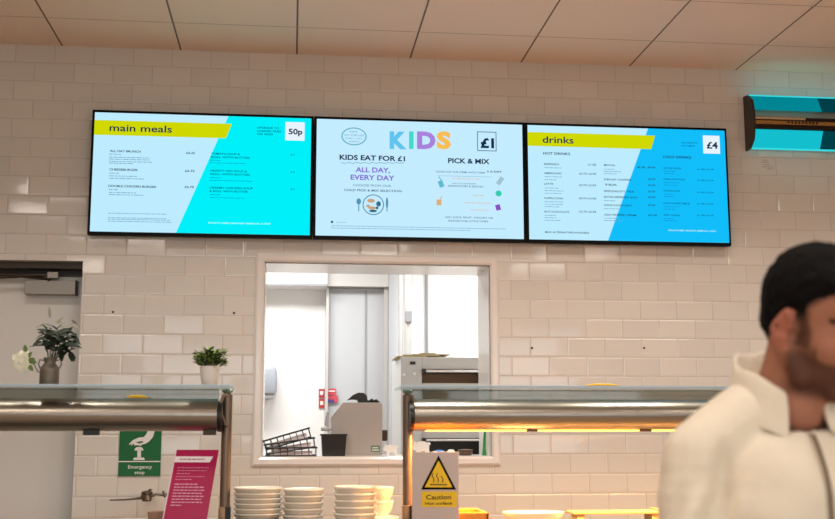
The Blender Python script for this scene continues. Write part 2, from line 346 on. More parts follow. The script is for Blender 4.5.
# grey machine
gm = thing('conveyor_toaster', 'grey steel countertop machine with sloping left side on the hatch sill', 'appliance')
P = lambda px, py: (at(px, py, 5.9).x, at(px, py, 5.9).z)
pts = [(P(331, 440)[0], SILL), (P(382, 440)[0], SILL), P(382.5, 404.5), P(380, 402.5), P(343, 402.5), P(331, 417)]
bm = B(); poly(bm, [pts[0], pts[1], pts[2], pts[3], pts[4], pts[5]], 5.90, 6.05); bmesh.ops.remove_doubles(bm, verts=bm.verts, dist=1e-5); obj('housing', bm, mat('machine_steel', (166, 160, 154), .4, .3, var=.06, bscale=5), gm)
bm = B(); poly(bm, [P(371, 445.5), P(380, 445.5), P(380, 452), P(371, 452)], 5.897, 5.9); st = obj('green_sticker', bm, mat('sticker_green', (96, 128, 96), .6), gm)
bm = B()
for yy, x0, x1 in ((447.3, 372.5, 378), (449.6, 372, 379)): poly(bm, [P(x0, yy), P(x1, yy), P(x1, yy+.9), P(x0, yy+.9)], 5.8955, 5.897)
obj('sticker_print', bm, white_p, st)
bm = B(); lathe(bm, [(.008, 0), (.012, .004), (.012, .018), (.004, .02)], 14, Matrix.Translation((P(385.5, 432)[0], 5.95, P(385.5, 434)[1])) @ Matrix.Rotation(R(90), 4, 'X')); bx(bm, P(382, 430)[0], P(388, 430)[0], 5.93, 5.97, P(382, 441)[1], P(382, 430)[1], .004); obj('control_knob', bm, dark, gm)
bm = B(); tube(bm, [(P(328, 412)[0], 5.9, P(328, 412)[1]), (P(326, 424)[0], 5.9, P(326, 424)[1]), (P(330, 430)[0], 5.9, P(330, 430)[1])], .008); bx(bm, P(321, 427)[0], P(331, 427)[0], 5.88, 5.95, P(321, 431)[1], P(321, 427)[1], .004)
obj('side_handle', bm, kit_steel, gm, True)
bm = B(); zt = P(360, 402.5)[1]; x0 = P(347, 402)[0]; x1 = P(368, 402)[0]; L_ = x1-x0
outl = [(0, .012), (.12, .022), (.3, .04), (.55, .052), (.8, .05), (.95, .036), (1, .006), (.96, 0), (.55, 0), (.5, .014), (.25, .016)]
poly(bm, [(x0+u*L_, zt+v) for u, v in outl], 5.90, 5.98); bmesh.ops.bevel(bm, geom=[e for e in bm.edges if abs(e.verts[0].co.y-e.verts[1].co.y) < 1e-6 and e.calc_face_angle(0) > .5], offset=.006, segments=2, affect='EDGES')
tag(obj('black_glove', bm, black, None, True), 'humped black rubber object lying on top of grey machine', 'glove')
bm = B()
for u, r in ((.0, .008), (.3, .012), (.55, .007), (.8, .011), (1.0, .007)): ball(bm, (P(370, 402)[0]+u*.042, 5.95, zt+r*.9), (.013, .02, r))
tag(obj('black_cloth', bm, black, None, True), 'small crumpled black item beside the larger one on grey machine', 'cloth')
# pig cut-outs
def pig(px0, px1, Y, label, flip=1):
    a, c = at(px0, 456, Y), at(px1, 456, Y); w = c.x-a.x; h = w*.82; cx = (a.x+c.x)/2
    o = [(-.5, .62), (-.42, .72), (-.38, .95), (-.27, .82), (-.1, .9), (.15, .92), (.33, .82), (.42, .86), (.5, .74), (.42, .68), (.4, .45), (.44, .0), (.27, .0), (.2, .28), (-.08, .28), (-.14, 0), (-.3, 0), (-.28, .34), (-.42, .4), (-.5, .46)]
    b = B(); poly(b, [(cx+flip*u*w, SILL+v*h) for u, v in o], Y, Y+.02)
    return tag(obj('pig_figure', b, white_p), label, 'ornament', 'white pig figures on the hatch sill')
pig(383.5, 398.5, 5.78, 'white pig shaped figure on hatch sill left of the gantry post'); pig(412, 431, 5.78, 'white pig shaped figure on hatch sill right of the gantry post')
# rest of sill clutter
bm = B(); a = at(439, 452, 5.82); ball(bm, (a.x, 5.82, SILL+.015), (.034, .03, .015)); bx(bm, a.x-.03, a.x+.03, 5.8, 5.85, SILL, SILL+.012, .004); tag(obj('blue_cloth', bm, mat('blue_cloth', (0, 112, 190), .7, bump=.5)), 'folded bright blue cloth on hatch sill beside the pig figure', 'cloth')
bm = B(); a = at(451, 452, 5.82); lathe(bm, [(.012, 0), (.02, .003), (.021, .02), (.014, .03), (.01, .031)], 20, Matrix.Translation((a.x, 5.82, SILL))); tag(obj('white_cup', bm, white_p, None, True), 'tiny white pot on hatch sill right of blue cloth', 'pot')
bm = B(); a = at(466, 452, 5.82); lathe(bm, [(.03, 0), (.036, .006), (.037, .014), (.034, .016), (.034, .022), (.038, .024), (.038, .03), (.02, .032)], 24, Matrix.Translation((a.x, 5.84, SILL))); tag(obj('brown_tin', bm, mat('tin_brown', (104, 84, 74), .4, .4), None, True), 'flat brown and steel tin on hatch sill at right', 'tin')
# oven behind the hatch
ov = thing('rack_oven', 'steel rack oven with horizontal bars standing in the kitchen behind the hatch', 'oven')
Y = 6.6; q = lambda px, py: at(px, py, Y)
xl, xm, xr = q(401, 400).x, q(422, 400).x, q(492, 400).x; zt = q(410, 357).z
bm = B(); bx(bm, xl, xm, Y, Y+.6, 0, zt, .004); bx(bm, xm, xr, Y+.45, Y+.6, 0, zt); bx(bm, xm, xr, Y, Y+.45, q(430, 369).z, zt, .003); bx(bm, xr, xr+.1, Y, Y+.6, 0, zt)
for y0, y1 in ((383, 390), (428, 438)): bx(bm, xm, xr, Y+.02, Y+.45, q(430, y1).z, q(430, y0).z)
bx(bm, xm, xr, Y+.02, Y+.45, 0, 1.0); obj('casing', bm, kit_steel, ov)
brown = mat('oven_inner', (150, 112, 82), .5, .1)
bm = B(); bx(bm, xm+.002, xr-.002, Y+.2, Y+.44, q(430, 383).z, q(430, 372).z); obj('cavity_lining', bm, brown, ov)
bm = B(); bx(bm, xm+.002, xr-.002, Y+.3, Y+.44, 1.0, q(430, 438).z); obj('cavity_lining', bm, black, ov)
bm = B(); bx(bm, xm+.002, xr-.002, Y+.03, Y+.44, q(430, 427).z, q(430, 390).z); obj('door_panel', bm, mat('door_bronze', (160, 144, 126), .4, .2), ov)
for yy in (371.5, 440):
    bm = B(); z = q(440, yy).z; tube(bm, [(xm+.01, Y-.03, z), (xr, Y-.03, z)], .008, 12); hb = obj('handle_bar', bm, mat('bright_steel', (225, 225, 225), .2, .8), ov, True)
    bm = B(); bx(bm, xm, xm+.02, Y-.04, Y+.01, z-.012, z+.012, .002); obj('bar_mount', bm, black, hb)
bm = B()
for px, py, r in ((404, 375, .008), (414, 374, .01), (405, 393, .007)): p = q(px, py); lathe(bm, [(r, 0), (r, .012), (r*.7, .015)], 14, Matrix.Translation((p.x, Y, p.z)) @ Matrix.Rotation(R(90), 4, 'X'))
obj('control_knob', bm, white_p, ov, True)
bm = pbx(410, 361.5, 415.5, 364.5, Y-.006, .008, 0); obj('badge', bm, black, ov)
# cardboard on oven
zc = zt
bm = B(); a, c = q(397, 357), q(452, 357)
rr = random.Random(4)
for k, (u0, u1, z0, z1) in enumerate(((0, .55, 0, .008), (.12, .8, .008, .018), (.3, 1, .0185, .024), (.45, .75, .024, .032))):
    bx(bm, a.x+(c.x-a.x)*u0, a.x+(c.x-a.x)*u1, Y+.02+.03*k, Y+.35, zc+z0, zc+z1, .002)
tag(obj('folded_cardboard', bm, mat('card_olive', (164, 150, 112), .8, var=.2, bscale=12)), 'flattened olive brown cardboard and cloths on top of the oven', 'cardboard')
# green brush at right reveal
gb = thing('green_brush', 'small green handled bottle brush standing on hatch sill at far right', 'brush')
a = at(484, 452, 5.85); bm = B(); tube(bm, [(a.x, 5.85, SILL), (a.x, 5.85, SILL+.03), (a.x+.002, 5.85, SILL+.09), (a.x+.006, 5.85, SILL+.13)], [.012, .007, .006, .004], 12); obj('handle', bm, mat('brush_green', (40, 150, 80), .4), gb, True)
bm = B(); tube(bm, [(a.x+.006, 5.85, SILL+.13), (a.x+.006, 5.85, SILL+.17)], .011, 12); obj('bristles', bm, mat('bristle_pink', (200, 150, 150), .8), gb, True)
# ------------------------------------------------------------------ menu screens
TY = 5.63
SC = lambda px, py: at(px, py, TY)
def S(px, py): p = SC(px, py); return p.x, p.z
def flat(bm, pts, y): 
    b2 = bmesh.new(); f = b2.faces.new([b2.verts.new((x, y, z)) for x, z in pts]); 
    if f.normal.y > 0 or (f.normal_update() or f.normal.y > 0): f.normal_flip()
    merge(bm, b2)
tx0 = S(92.2, 109.3)[0]; tx3 = S(732, 245.6)[0]; tzt = S(400, 118.5)[1]; tzb = S(400, 239.7)[1]
tx1 = S(313, 200)[0]; tx2 = S(526, 200)[0]
xs = [tx0, tx1, tx2, tx3]
PXM = TY/1120*1.0
def tv(i, label):
    t = thing('menu_screen', label, 'screen', group='digital menu boards above the hatch')
    b = B(); bx(b, xs[i]+.001, xs[i+1]-.001, TY+.004, TY+.045, tzb, tzt, .002); bx(b, xs[i]+.3, xs[i+1]-.3, TY+.045, D-.0005, tzb+.15, tzt-.15)
    obj('casing', b, mat('screen_bezel', (2, 2, 4), .6), t); MATS['screen_bezel'].node_tree.nodes['Principled BSDF'].inputs['Specular IOR Level'].default_value = .15
    bz = .0145; b = B(); flat(b, [(xs[i]+bz, tzb+bz), (xs[i+1]-bz, tzb+bz), (xs[i+1]-bz, tzt-bz), (xs[i]+bz, tzt-bz)], TY)
    return t, b, (xs[i]+bz, xs[i+1]-bz, tzb+bz, tzt-bz)
def W_(bm, s, x0, yb, x1, h, bold=.01, y=TY-.0028):
    a = SC(x0, yb); c = SC(x1, yb); letters(bm, s, a.x, a.z, c.x-a.x, h*PXM, y, bold=bold)
rf = random.Random(11)
def fine(bm, x0, y, x1, h=.8, yy=TY-.0028, gap=1.0):
    a, c = SC(x0, y), SC(x1, y); x = a.x; hh = h*PXM
    while x < c.x-.004:
        w = min(rf.uniform(.008, .03), c.x-x)
        flat(bm, [(x, a.z), (x+w, a.z), (x+w, a.z+hh), (x, a.z+hh)], yy); x += w+.004*gap
e_white = emit('screen_pale_blue', (190, 236, 255)); e_kids = emit('screen_pale_kids', (196, 236, 255)); e_cyan = emit('screen_cyan', (0, 240, 250)); e_blue = emit('screen_blue', (18, 190, 250))
e_yel = emit('screen_yellow', (208, 216, 0)); e_ink = emit('screen_ink', (24, 44, 74)); e_fine = emit('screen_fine', (112, 152, 186)); e_fine2 = emit('screen_fine_cyan', (0, 150, 180)); e_box = emit('screen_box', (232, 244, 255))
e_mid = emit('screen_mid_ink', (70, 96, 130)); e_wtxt = emit('screen_white_text', (215, 250, 255))
# left: main meals
t, b, (x0, x1, z0, z1) = tv(0, 'menu screen headed main meals with yellow banner and cyan right side, leftmost of three')
s = obj('screen', b, e_white, t)
def xat(px, py): return S(px, py)[0]
b = B(); flat(b, [(xat(176, 230), z0), (x1, z0), (x1, z1), (xat(228.5, 115), z1)], TY-.001); obj('cyan_panel', b, e_cyan, s)
b = B(); pa, pb = S(95, 120), S(95, 134); flat(b, [(x0, pb[1]-.004), (xat(226, 137), pb[1]-.004), (xat(232, 123), pa[1]), (x0, pa[1])], TY-.0018); obj('yellow_banner', b, e_yel, s)
b = B(); W_(b, 'main meals', 109.5, 131, 172, 7.3, .014)
W_(b, 'ALL DAY BRUNCH', 110, 152, 141, 2.2, .02); W_(b, 'CHEESEBURGER', 109.5, 170.5, 138, 2.2, .02); W_(b, 'DOUBLE CHICKEN BURGER', 108.5, 187, 156.5, 2.2, .02)
W_(b, '£6.25', 186, 154, 195, 2.2, .02); W_(b, '£6.75', 185, 172, 194.5, 2.2, .02); W_(b, '£6.75', 184.5, 188, 194, 2.2, .02)
W_(b, '50p', 288.5, 134.3, 302.5, 5.8, .03, TY-.0045); obj('heading_text', b, e_ink, s)
b = B()
for y, ws in ((154.5, 121), (157.5, 150), (159.5, 151), (161.7, 152), (163.5, 133), (173.5, 119), (176.3, 137), (178.7, 144), (190, 118), (192.8, 136), (195, 144)): fine(b, 109, y, ws, .7)
for y, ws in ((213.5, 168), (218, 166), (219.5, 170), (221.5, 172)): fine(b, 108, y, ws, .6)
obj('small_print', b, e_fine, s)
b = B(); W_(b, 'TOMATO SOUP &', 211, 154.6, 240, 2, .02); W_(b, 'ROLL WITH BUTTER', 211, 158, 250, 2, .02); W_(b, 'HEARTY VEG SOUP &', 210.5, 171.6, 247, 2, .02); W_(b, 'ROLL WITH BUTTER', 210.5, 175, 250, 2, .02)
W_(b, 'CREAMY CHICKEN SOUP', 209.5, 188.6, 253, 2, .02); W_(b, '& ROLL WITH BUTTER', 209.5, 192, 248, 2, .02)
W_(b, 'UPGRADE TO', 257, 128.6, 279, 2, .02); W_(b, 'LOADED FRIES', 257, 131.9, 281, 2, .02); W_(b, 'OR ADD', 257, 135, 273, 2, .02)
for y in (155.5, 173, 190): W_(b, '£3', 290.5, y, 294.5, 1.8, .01)
obj('soup_menu_text', b, emit('screen_teal_ink', (0, 96, 120)), s)
b = B()
for y, ws in ((160.5, 221), (163.2, 246), (178, 221), (180.7, 253), (195, 220), (198, 245)): fine(b, 210, y, ws, .6)
obj('soup_small_print', b, e_fine2, s)
b = B(); W_(b, 'ADULTS NEED AROUND 2000KCAL A DAY', 208, 223.5, 271, 1.5, .01); obj('footer_text', b, e_wtxt, s)
b = B(); pa, pb = S(285.5, 122), S(304.5, 141); flat(b, [(pa[0], pb[1]), (pb[0], pb[1]), (pb[0], pa[1]), (pa[0], pa[1])], TY-.003); pk = obj('price_box', b, e_box, s)
# middle: KIDS
t, b, (x0, x1, z0, z1) = tv(1, 'white menu screen headed with large multicoloured KIDS, middle of three')
s = obj('screen', b, e_kids, t)
for ch, xa, xb, c_ in (('K', 389.5, 406.5, (96, 196, 238)), ('I', 409, 413.5, (70, 216, 200)), ('D', 417, 435.5, (170, 130, 220)), ('S', 436.5, 451, (250, 190, 84))):
    b = B(); W_(b, ch, xa, 147.8, xb, 17, .055); obj('coloured_letter', b, emit('kids_'+ch, c_), s)
b = B(); W_(b, 'KIDS EAT FOR £1', 339.5, 159.6, 405, 5.2, .03); W_(b, 'PICK & MIX', 448, 163, 489.5, 5.2, .03); W_(b, '£1', 480.5, 147.5, 494, 10, .045); W_(b, '5 A DAY', 487, 172.5, 502, 2, .02)
obj('heading_text', b, e_ink, s)
b = B(); W_(b, 'ALL DAY,', 355.5, 172, 390, 5.2, .03); W_(b, 'EVERY DAY', 350.5, 179.6, 394.5, 5.2, .03); obj('purple_text', b, emit('kids_purple', (136, 112, 214)), s)
b = B(); W_(b, 'CHOOSE FROM OUR', 353, 186.3, 391, 2.4, .0); W_(b, 'COLD PICK & MIX SELECTION', 344, 191, 401.5, 2.2, .02); W_(b, 'LOOK OUT FOR ITEMS WITH THEIR', 436, 172.5, 485, 1.8)
W_(b, 'SANDWICHES & SNACKS', 448, 186.8, 483, 1.9, .01)
W_(b, 'ADD TO LUNCHBOXES', 452, 184, 476, 1.2); W_(b, 'ANY JUICE, FRUIT, YOGURT OR', 445, 218, 493, 1.8, .01); W_(b, 'SNACKS FOR LITTLE ONES', 448, 221.6, 488, 1.8, .01)
obj('menu_text', b, e_mid, s)
b = B()
for y, xa, xb in ((179, 452, 480), (195.8, 473, 485), (203.2, 465, 492), (210.3, 470, 489)): fine(b, xa, y, xb, .8)
obj('snack_text', b, emit('kids_peach', (226, 190, 180)), s)
b = B(); fine(b, 331, 226, 507, .5, gap=.6); fine(b, 331, 228.2, 470, .5, gap=.6); fine(b, 336, 222.5, 346, .5)
for xa, xb, y in ((341, 404, 163.3),): 
    n = 16
    for k in range(n):
        u0, u1 = xa+(xb-xa)*k/n, xa+(xb-xa)*(k+1)/n; p0, p1 = SC(u0, y+(.5 if k % 2 else -.5)), SC(u1, y+(-.5 if k % 2 else .5))
        flat(b, [(p0.x, p0.z), (p1.x, p1.z), (p1.x, p1.z+.003), (p0.x, p0.z+.003)], TY-.0025)
fine(b, 438, 176, 492, .35, gap=.3); obj('small_print', b, e_fine, s)
def ring(bm, cx, cy, ra, rb, w, y, n=28):
    c = SC(cx, cy); a, e = ra*PXM, rb*PXM
    for k in range(n):
        t0, t1 = 2*math.pi*k/n, 2*math.pi*(k+1)/n
        flat(bm, [(c.x+a*math.cos(t0), c.z+e*math.sin(t0)), (c.x+a*math.cos(t1), c.z+e*math.sin(t1)), (c.x+(a-w)*math.cos(t1), c.z+(e-w)*math.sin(t1)), (c.x+(a-w)*math.cos(t0), c.z+(e-w)*math.sin(t0))], y)
def disc(bm, cx, cy, ra, rb, y, n=20):
    c = SC(cx, cy); flat(bm, [(c.x+ra*PXM*math.cos(2*math.pi*k/n), c.z+rb*PXM*math.sin(2*math.pi*k/n)) for k in range(n)], y)
b = B(); ring(b, 354, 136.5, 13, 9.5, .006, TY-.002); W_(b, 'KIDS', 349.5, 132.6, 357.5, 2, .01); W_(b, 'EAT FOR LESS', 344.5, 136, 364, 2, .01); W_(b, 'EVERY DAY', 345, 139, 362.5, 1.4); W_(b, 'HURRAY', 349, 142.3, 360, 1.6, .01); obj('oval_badge', b, emit('badge_teal', (100, 172, 196)), s)
b = B(); pa, pb = S(477, 131.5), S(496.5, 151.5)
for u in ((pa[0], pb[0], pa[1]-.004, pa[1]), (pa[0], pb[0], pb[1], pb[1]+.004), (pa[0], pa[0]+.004, pb[1], pa[1]), (pb[0]-.004, pb[0], pb[1], pa[1])): flat(b, [(u[0], u[2]), (u[1], u[2]), (u[1], u[3]), (u[0], u[3])], TY-.002)
obj('price_box', b, e_mid, s)
b = B(); ring(b, 373.3, 204.8, 11, 10.8, .005, TY-.002); obj('plate_outline', b, emit('plate_blue', (80, 140, 180)), s)
b = B()
for cx, cy, ra, rb in ((371, 200.8, 4, 2), (372, 208, 4, 1.6), (368, 206, 2, 1.4)): disc(b, cx, cy, ra, rb, TY-.0024)
obj('drawn_food', b, emit('food_tan', (206, 160, 120)), s)
b = B(); disc(b, 378.5, 204, 2.4, 2.8, TY-.0024); disc(b, 373, 211, 4, 1.4, TY-.0024); disc(b, 377, 208, 1.5, 1.5, TY-.0028); obj('drawn_greens', b, emit('food_dark_teal', (50, 110, 130)), s)
b = B()
for cx, k in ((358.7, 0), (387, 1)):
    disc(b, cx, 201.5 if k == 0 else 203, 2.4 if k == 0 else 1.2, 3.2 if k == 0 else 6, TY-.0022)
    a = SC(cx, 211.5); flat(b, [(a.x-.0025, a.z), (a.x+.0025, a.z), (a.x+.0025, a.z+.05), (a.x-.0025, a.z+.05)], TY-.0022)
obj('drawn_cutlery', b, emit('cutlery_teal', (80, 150, 180)), s)
def rrect(bm, cx, cy, w, h, ang, y=TY-.0024):
    c = SC(cx, cy); ca, sa = math.cos(R(ang)), math.sin(R(ang))
    flat(bm, [(c.x+PXM*(u*w*ca-v*h*sa)/2, c.z+PXM*(u*w*sa+v*h*ca)/2) for u, v in ((-1, -1), (1, -1), (1, 1), (-1, 1))], y)
b = B(); rrect(b, 441, 184, 5, 7, 20); rrect(b, 440, 178.5, 1, 5, 40); obj('drawn_carton', b, emit('pic_blue', (100, 184, 212)), s)
b = B(); rrect(b, 500, 181, 4.5, 9, -35); obj('drawn_lolly', b, emit('pic_grey', (160, 196, 210)), s)
b = B(); disc(b, 498.5, 193.5, 3.2, 3.2, TY-.0024); obj('drawn_apple', b, emit('pic_green', (50, 204, 176)), s)
b = B(); rrect(b, 439, 202.5, 5, 6, 0); rrect(b, 441, 198, 1, 4, -20); obj('drawn_cup', b, emit('pic_orange', (222, 176, 120)), s)
b = B(); rrect(b, 498, 207.5, 5, 6, 15); obj('drawn_box', b, emit('pic_purple', (140, 80, 190)), s)
b = B(); disc(b, 332, 222, 1.3, 1.3, TY-.0024); obj('bullet_mark', b, e_mid, s)
# right: drinks
t, b, (x0, x1, z0, z1) = tv(2, 'menu screen headed drinks with yellow banner and blue right side, rightmost of three')
s = obj('screen', b, e_white, t)
b = B(); flat(b, [(xat(608, 240), z0), (x1, z0), (x1, z1), (xat(648, 128), z1)], TY-.001); obj('blue_panel', b, e_blue, s)
b = B(); pa, pb = S(560, 133), S(560, 146); flat(b, [(x0, pb[1]-.004), (xat(651, 148), pb[1]-.004), (xat(655, 135), pa[1]), (x0, pa[1])], TY-.0018); obj('yellow_banner', b, e_yel, s)
b = B(); W_(b, 'drinks', 542.5, 142.8, 573.5, 7.3, .014); W_(b, 'HOT DRINKS', 543, 154.5, 570, 2.6, .02); W_(b, 'COLD DRINKS', 662.5, 158, 691, 2.6, .02); W_(b, '£4', 706.5, 148.5, 717.5, 7.2, .03, TY-.0045)
for nm, y, xe in (('ESPRESSO', 165, 559), ('AMERICANO', 174, 561.5), ('LATTE', 184.7, 553), ('CAPPUCCINO', 199, 563), ('HOT CHOCOLATE', 212.5, 569)): W_(b, nm, 544, y, xe, 1.9, .015)
for nm, y, xe in (('MOCHA', 166, 615), ('DECAF COFFEE', 180.3, 631), ('TEA', 185.6, 617), ('SPECIALITY TEA', 192, 634), ('EXTRA ESPRESSO SHOT', 197.8, 638), ('SYRUP & SOYA SHOT', 206, 632), ('ADD WHIPPED CREAM', 215.6, 636)): W_(b, nm, 604, y, xe, 1.9, .015)
for y in (165.5, 174.5, 186, 199.2, 212.5): W_(b, '£2.75 £2.95' if y > 170 else '£1.85', 579 if y > 170 else 588, y, 596, 1.9, .015)
for y, xe in ((168, 655), (180, 655), (186, 655), (192.3, 655), (198, 655), (206, 655), (216, 657)): W_(b, '£2.50', 637 if y < 170 else 648, y, xe, 1.8, .015)
obj('heading_text', b, e_ink, s)
b = B()
for nm, y, xe in (('BOTTLED WATER', 169, 681), ('SPARKLING WATER', 180, 685), ('ORANGE JUICE', 191.5, 680), ('FLAVOURED MILK', 204, 690), ('SOFT DRINK', 216, 680)): W_(b, nm, 663.5, y, xe, 1.8, .01)
for y in (170, 181, 193, 204.5, 216): W_(b, '£1.80 £2.50', 697, y, 713.5, 1.6, .01)
W_(b, 'ADD SYRUP TO', 681, 143.5, 697, 1.7, .01); W_(b, 'ANY DRINK', 681, 146.5, 695, 1.7, .01); obj('cold_drinks_text', b, emit('screen_blue_ink', (16, 74, 130)), s)
b = B()
for ys in ((168,), (177, 180), (188.3, 191, 193.5), (202, 204.5, 207), (215.6, 218, 220.5)):
    for y in ys: fine(b, 544.5, y, 544+rf.uniform(11, 20), .6)
for ys in ((169.5, 171.8, 174), (201,), (209,), (218.5, 220.8)):
    for y in ys: fine(b, 604, y, 604+rf.uniform(9, 20), .6)
obj('small_print', b, e_fine, s)
b = B()
for ys in ((171.5, 174), (183, 185.5), (194.5, 197), (207, 209.5), (219, 221)):
    for y in ys: fine(b, 664, y, 664+rf.uniform(9, 17), .6)
obj('cold_small_print', b, emit('screen_blue_fine', (20, 128, 196)), s)
b = B(); W_(b, 'MILK ALTERNATIVES AVAILABLE', 545, 233, 589, 1.9, .015); obj('footer_note', b, e_ink, s)
b = B(); W_(b, 'ADULTS NEED AROUND 2000KCAL A DAY', 668, 231, 716, 1.5, .01); obj('footer_text', b, e_wtxt, s)
b = B(); pa, pb = S(702.5, 135.5), S(720, 154); flat(b, [(pa[0], pb[1]), (pb[0], pb[1]), (pb[0], pa[1]), (pa[0], pa[1])], TY-.003); obj('price_box', b, e_box, s)
# ------------------------------------------------------------------ insect killer
ik = thing('insect_killer', 'wall mounted insect killer with teal glowing tubes and brown end cap at upper right', 'insect killer')
X0 = 2.435; X1 = 3.1; zc = 2.908; hh = .152; yw = D
pr = [(yw, zc-hh), (yw-.05, zc-hh+.004), (yw-.1, zc-hh*.72), (yw-.12, zc-hh*.25), (yw-.12, zc+hh*.25), (yw-.1, zc+hh*.72), (yw-.05, zc+hh-.004), (yw, zc+hh)]
for a, c in ((X0, X0+.014), (X1-.014, X1)): bm = B(); polyx(bm, pr, a, c); obj('end_cap', bm, dark, ik)
bm = B(); bx(bm, X0+.014, X1-.014, D-.02, D-.001, zc-hh+.01, zc+hh-.01); obj('back_plate', bm, mat('ik_backplate', (206, 180, 156), .5), ik)
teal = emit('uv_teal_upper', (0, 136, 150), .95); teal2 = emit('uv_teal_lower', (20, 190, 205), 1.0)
def shield(z0, z1, y0, y1, m, name):
    b = B(); n = 6; o = [(y0+(y1-y0)*math.sin(k/n*math.pi/2), z0+(z1-z0)*k/n) for k in range(n+1)]
    polyx(b, o+[(y+.008, z) for y, z in o[::-1]], X0+.014, X1-.014); return obj(name, b, m, ik, True)
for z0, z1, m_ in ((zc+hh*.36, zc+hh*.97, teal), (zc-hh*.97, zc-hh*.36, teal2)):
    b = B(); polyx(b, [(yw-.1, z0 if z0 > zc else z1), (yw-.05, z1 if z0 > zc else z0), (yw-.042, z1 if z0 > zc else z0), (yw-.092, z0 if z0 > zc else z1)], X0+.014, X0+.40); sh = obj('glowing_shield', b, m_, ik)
    b = B(); polyx(b, [(yw-.1, z0 if z0 > zc else z1), (yw-.05, z1 if z0 > zc else z0), (yw-.042, z1 if z0 > zc else z0), (yw-.092, z0 if z0 > zc else z1)], X0+.40, X1-.014); obj('dark_shield_end', b, emit('uv_teal_dark', (0, 66, 76), .9), sh)  # end of the shield in a darker teal, at the bracket
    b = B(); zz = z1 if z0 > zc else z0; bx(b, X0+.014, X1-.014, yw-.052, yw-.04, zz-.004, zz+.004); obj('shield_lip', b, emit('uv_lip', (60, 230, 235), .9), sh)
bm = B(); bx(bm, X0+.014, X1-.014, yw-.1, yw-.02, zc-.05, zc+.018, .006); cb = obj('centre_housing', bm, mat('ik_housing', (40, 28, 22), .3, .5), ik)
bm = B(); bx(bm, X0+.016, X1-.016, yw-.106, yw-.1, zc-.026, zc-.006); obj('gold_strip', bm, mat('ik_gold', (176, 138, 80), .3, .8), cb)
bm = B(); bx(bm, X0+.016, X0+.3, yw-.108, yw-.1, zc+.002, zc+.012); obj('pale_strip', bm, mat('ik_pale', (214, 180, 140), .4), cb)
bm = B()
for k in range(9): bx(bm, X0+.2+k*.02, X0+.208+k*.02, yw-.109, yw-.1, zc-.02, zc-.008)
obj('grille_tabs', bm, black, cb)
area('uv_glow_up', (2.75, D-.08, zc+hh+.02), (R(160), 0, 0), 0.6, .06, .1, (.1, .9, 1))
area('uv_glow_down', (2.75, D-.08, zc-hh-.02), (R(-20), 0, 0), .6, .06, .08, (.1, .9, 1))
# handwritten mark below it
bm = B()
for k, (px, py, w) in enumerate(((763, 160.5, 4), (761.5, 162.5, 6), (764, 165, 5), (762, 167, 9), (767, 169, 5))):
    p = at(px, py, D); 
    for j in range(w): flat(bm, [(p.x+j*.007, p.z), (p.x+j*.007+.0045, p.z+.001), (p.x+j*.007+.0045, p.z+.0035), (p.x+j*.007, p.z+.0028)], D-.0015)
tag(obj('pen_marks', bm, mat('pen_ink', (92, 78, 66), .6)), 'faint dark scribbled marks on the tiles below the insect killer', 'marks')
# ------------------------------------------------------------------ emergency stop sign
es = thing('emergency_stop_sign', 'green Emergency stop sign with white hand pressing a button, on the wall tiles', 'sign')
Y = D-.006; E = lambda px, py: (at(px, py, Y).x, at(px, py, Y).z)
ex0, ex1 = E(119, 450)[0], E(161, 450)[0]; ez0 = E(140, 476)[1]; ez1 = ez0+(ex1-ex0)*1.4; eh = ez1-ez0; ew = ex1-ex0
bm = B(); bx(bm, ex0, ex1, Y, D, ez0, ez1); ep = obj('panel', bm, mat('sign_green', (0, 100, 50), .4), es)
bm = B(); zl = E(140, 461.5)[1]; flat(bm, [(ex0, zl-.0025), (ex1, zl-.0025), (ex1, zl+.0025), (ex0, zl+.0025)], Y-.001)
a = E(128, 468.6); letters(bm, 'Emergency', a[0], a[1], E(152, 468)[0]-a[0], .017, Y-.001, bold=.012)
a = E(134.5, 474); letters(bm, 'stop', a[0], a[1], E(144.5, 474)[0]-a[0], .016, Y-.001, bold=.012)
obj('white_lettering', bm, white_p, ep)
bm = B()
flat(bm, [E(*p) for p in ((133, 460), (145, 460), (144, 457.5), (134, 457.5))], Y-.001); flat(bm, [E(*p) for p in ((137.3, 458), (141, 458), (141, 450), (137.3, 450))], Y-.001)
flat(bm, [E(*p) for p in ((134.5, 450.5), (143.5, 450.5), (143, 448.5), (141, 447), (137, 447), (135, 448.5))], Y-.001)
hand = [(129, 444), (133, 440), (139, 437.5), (144, 437), (147, 433), (148.5, 428), (154, 426), (155, 430), (153, 437), (149, 441.5), (146, 443.5), (141, 445), (142, 446), (138.5, 445.5), (136, 445), (134.5, 446), (134, 443.5), (131.5, 445.8), (131.8, 443), (129.5, 445.3)]
b2 = bmesh.new(); b2.faces.new([b2.verts.new((E(*p)[0], Y-.001, E(*p)[1])) for p in hand]); bmesh.ops.triangulate(b2, faces=b2.faces); merge(bm, b2)
obj('hand_symbol', bm, white_p, ep)
bm = B(); flat(bm, [E(*p) for p in ((136, 442.3), (142, 441), (144, 442), (139, 443.5))], Y-.0015); fl = E(123, 457.5); flat(bm, [E(*p) for p in ((123, 457.8), (133, 457.8), (133, 457.2), (123, 457.2))], Y-.0015); flat(bm, [E(*p) for p in ((145, 457.8), (156, 457.8), (156, 457.2), (145, 457.2))], Y-.0015)
obj('grey_marks', bm, mat('sign_dark_green', (40, 96, 60), .4), ep)
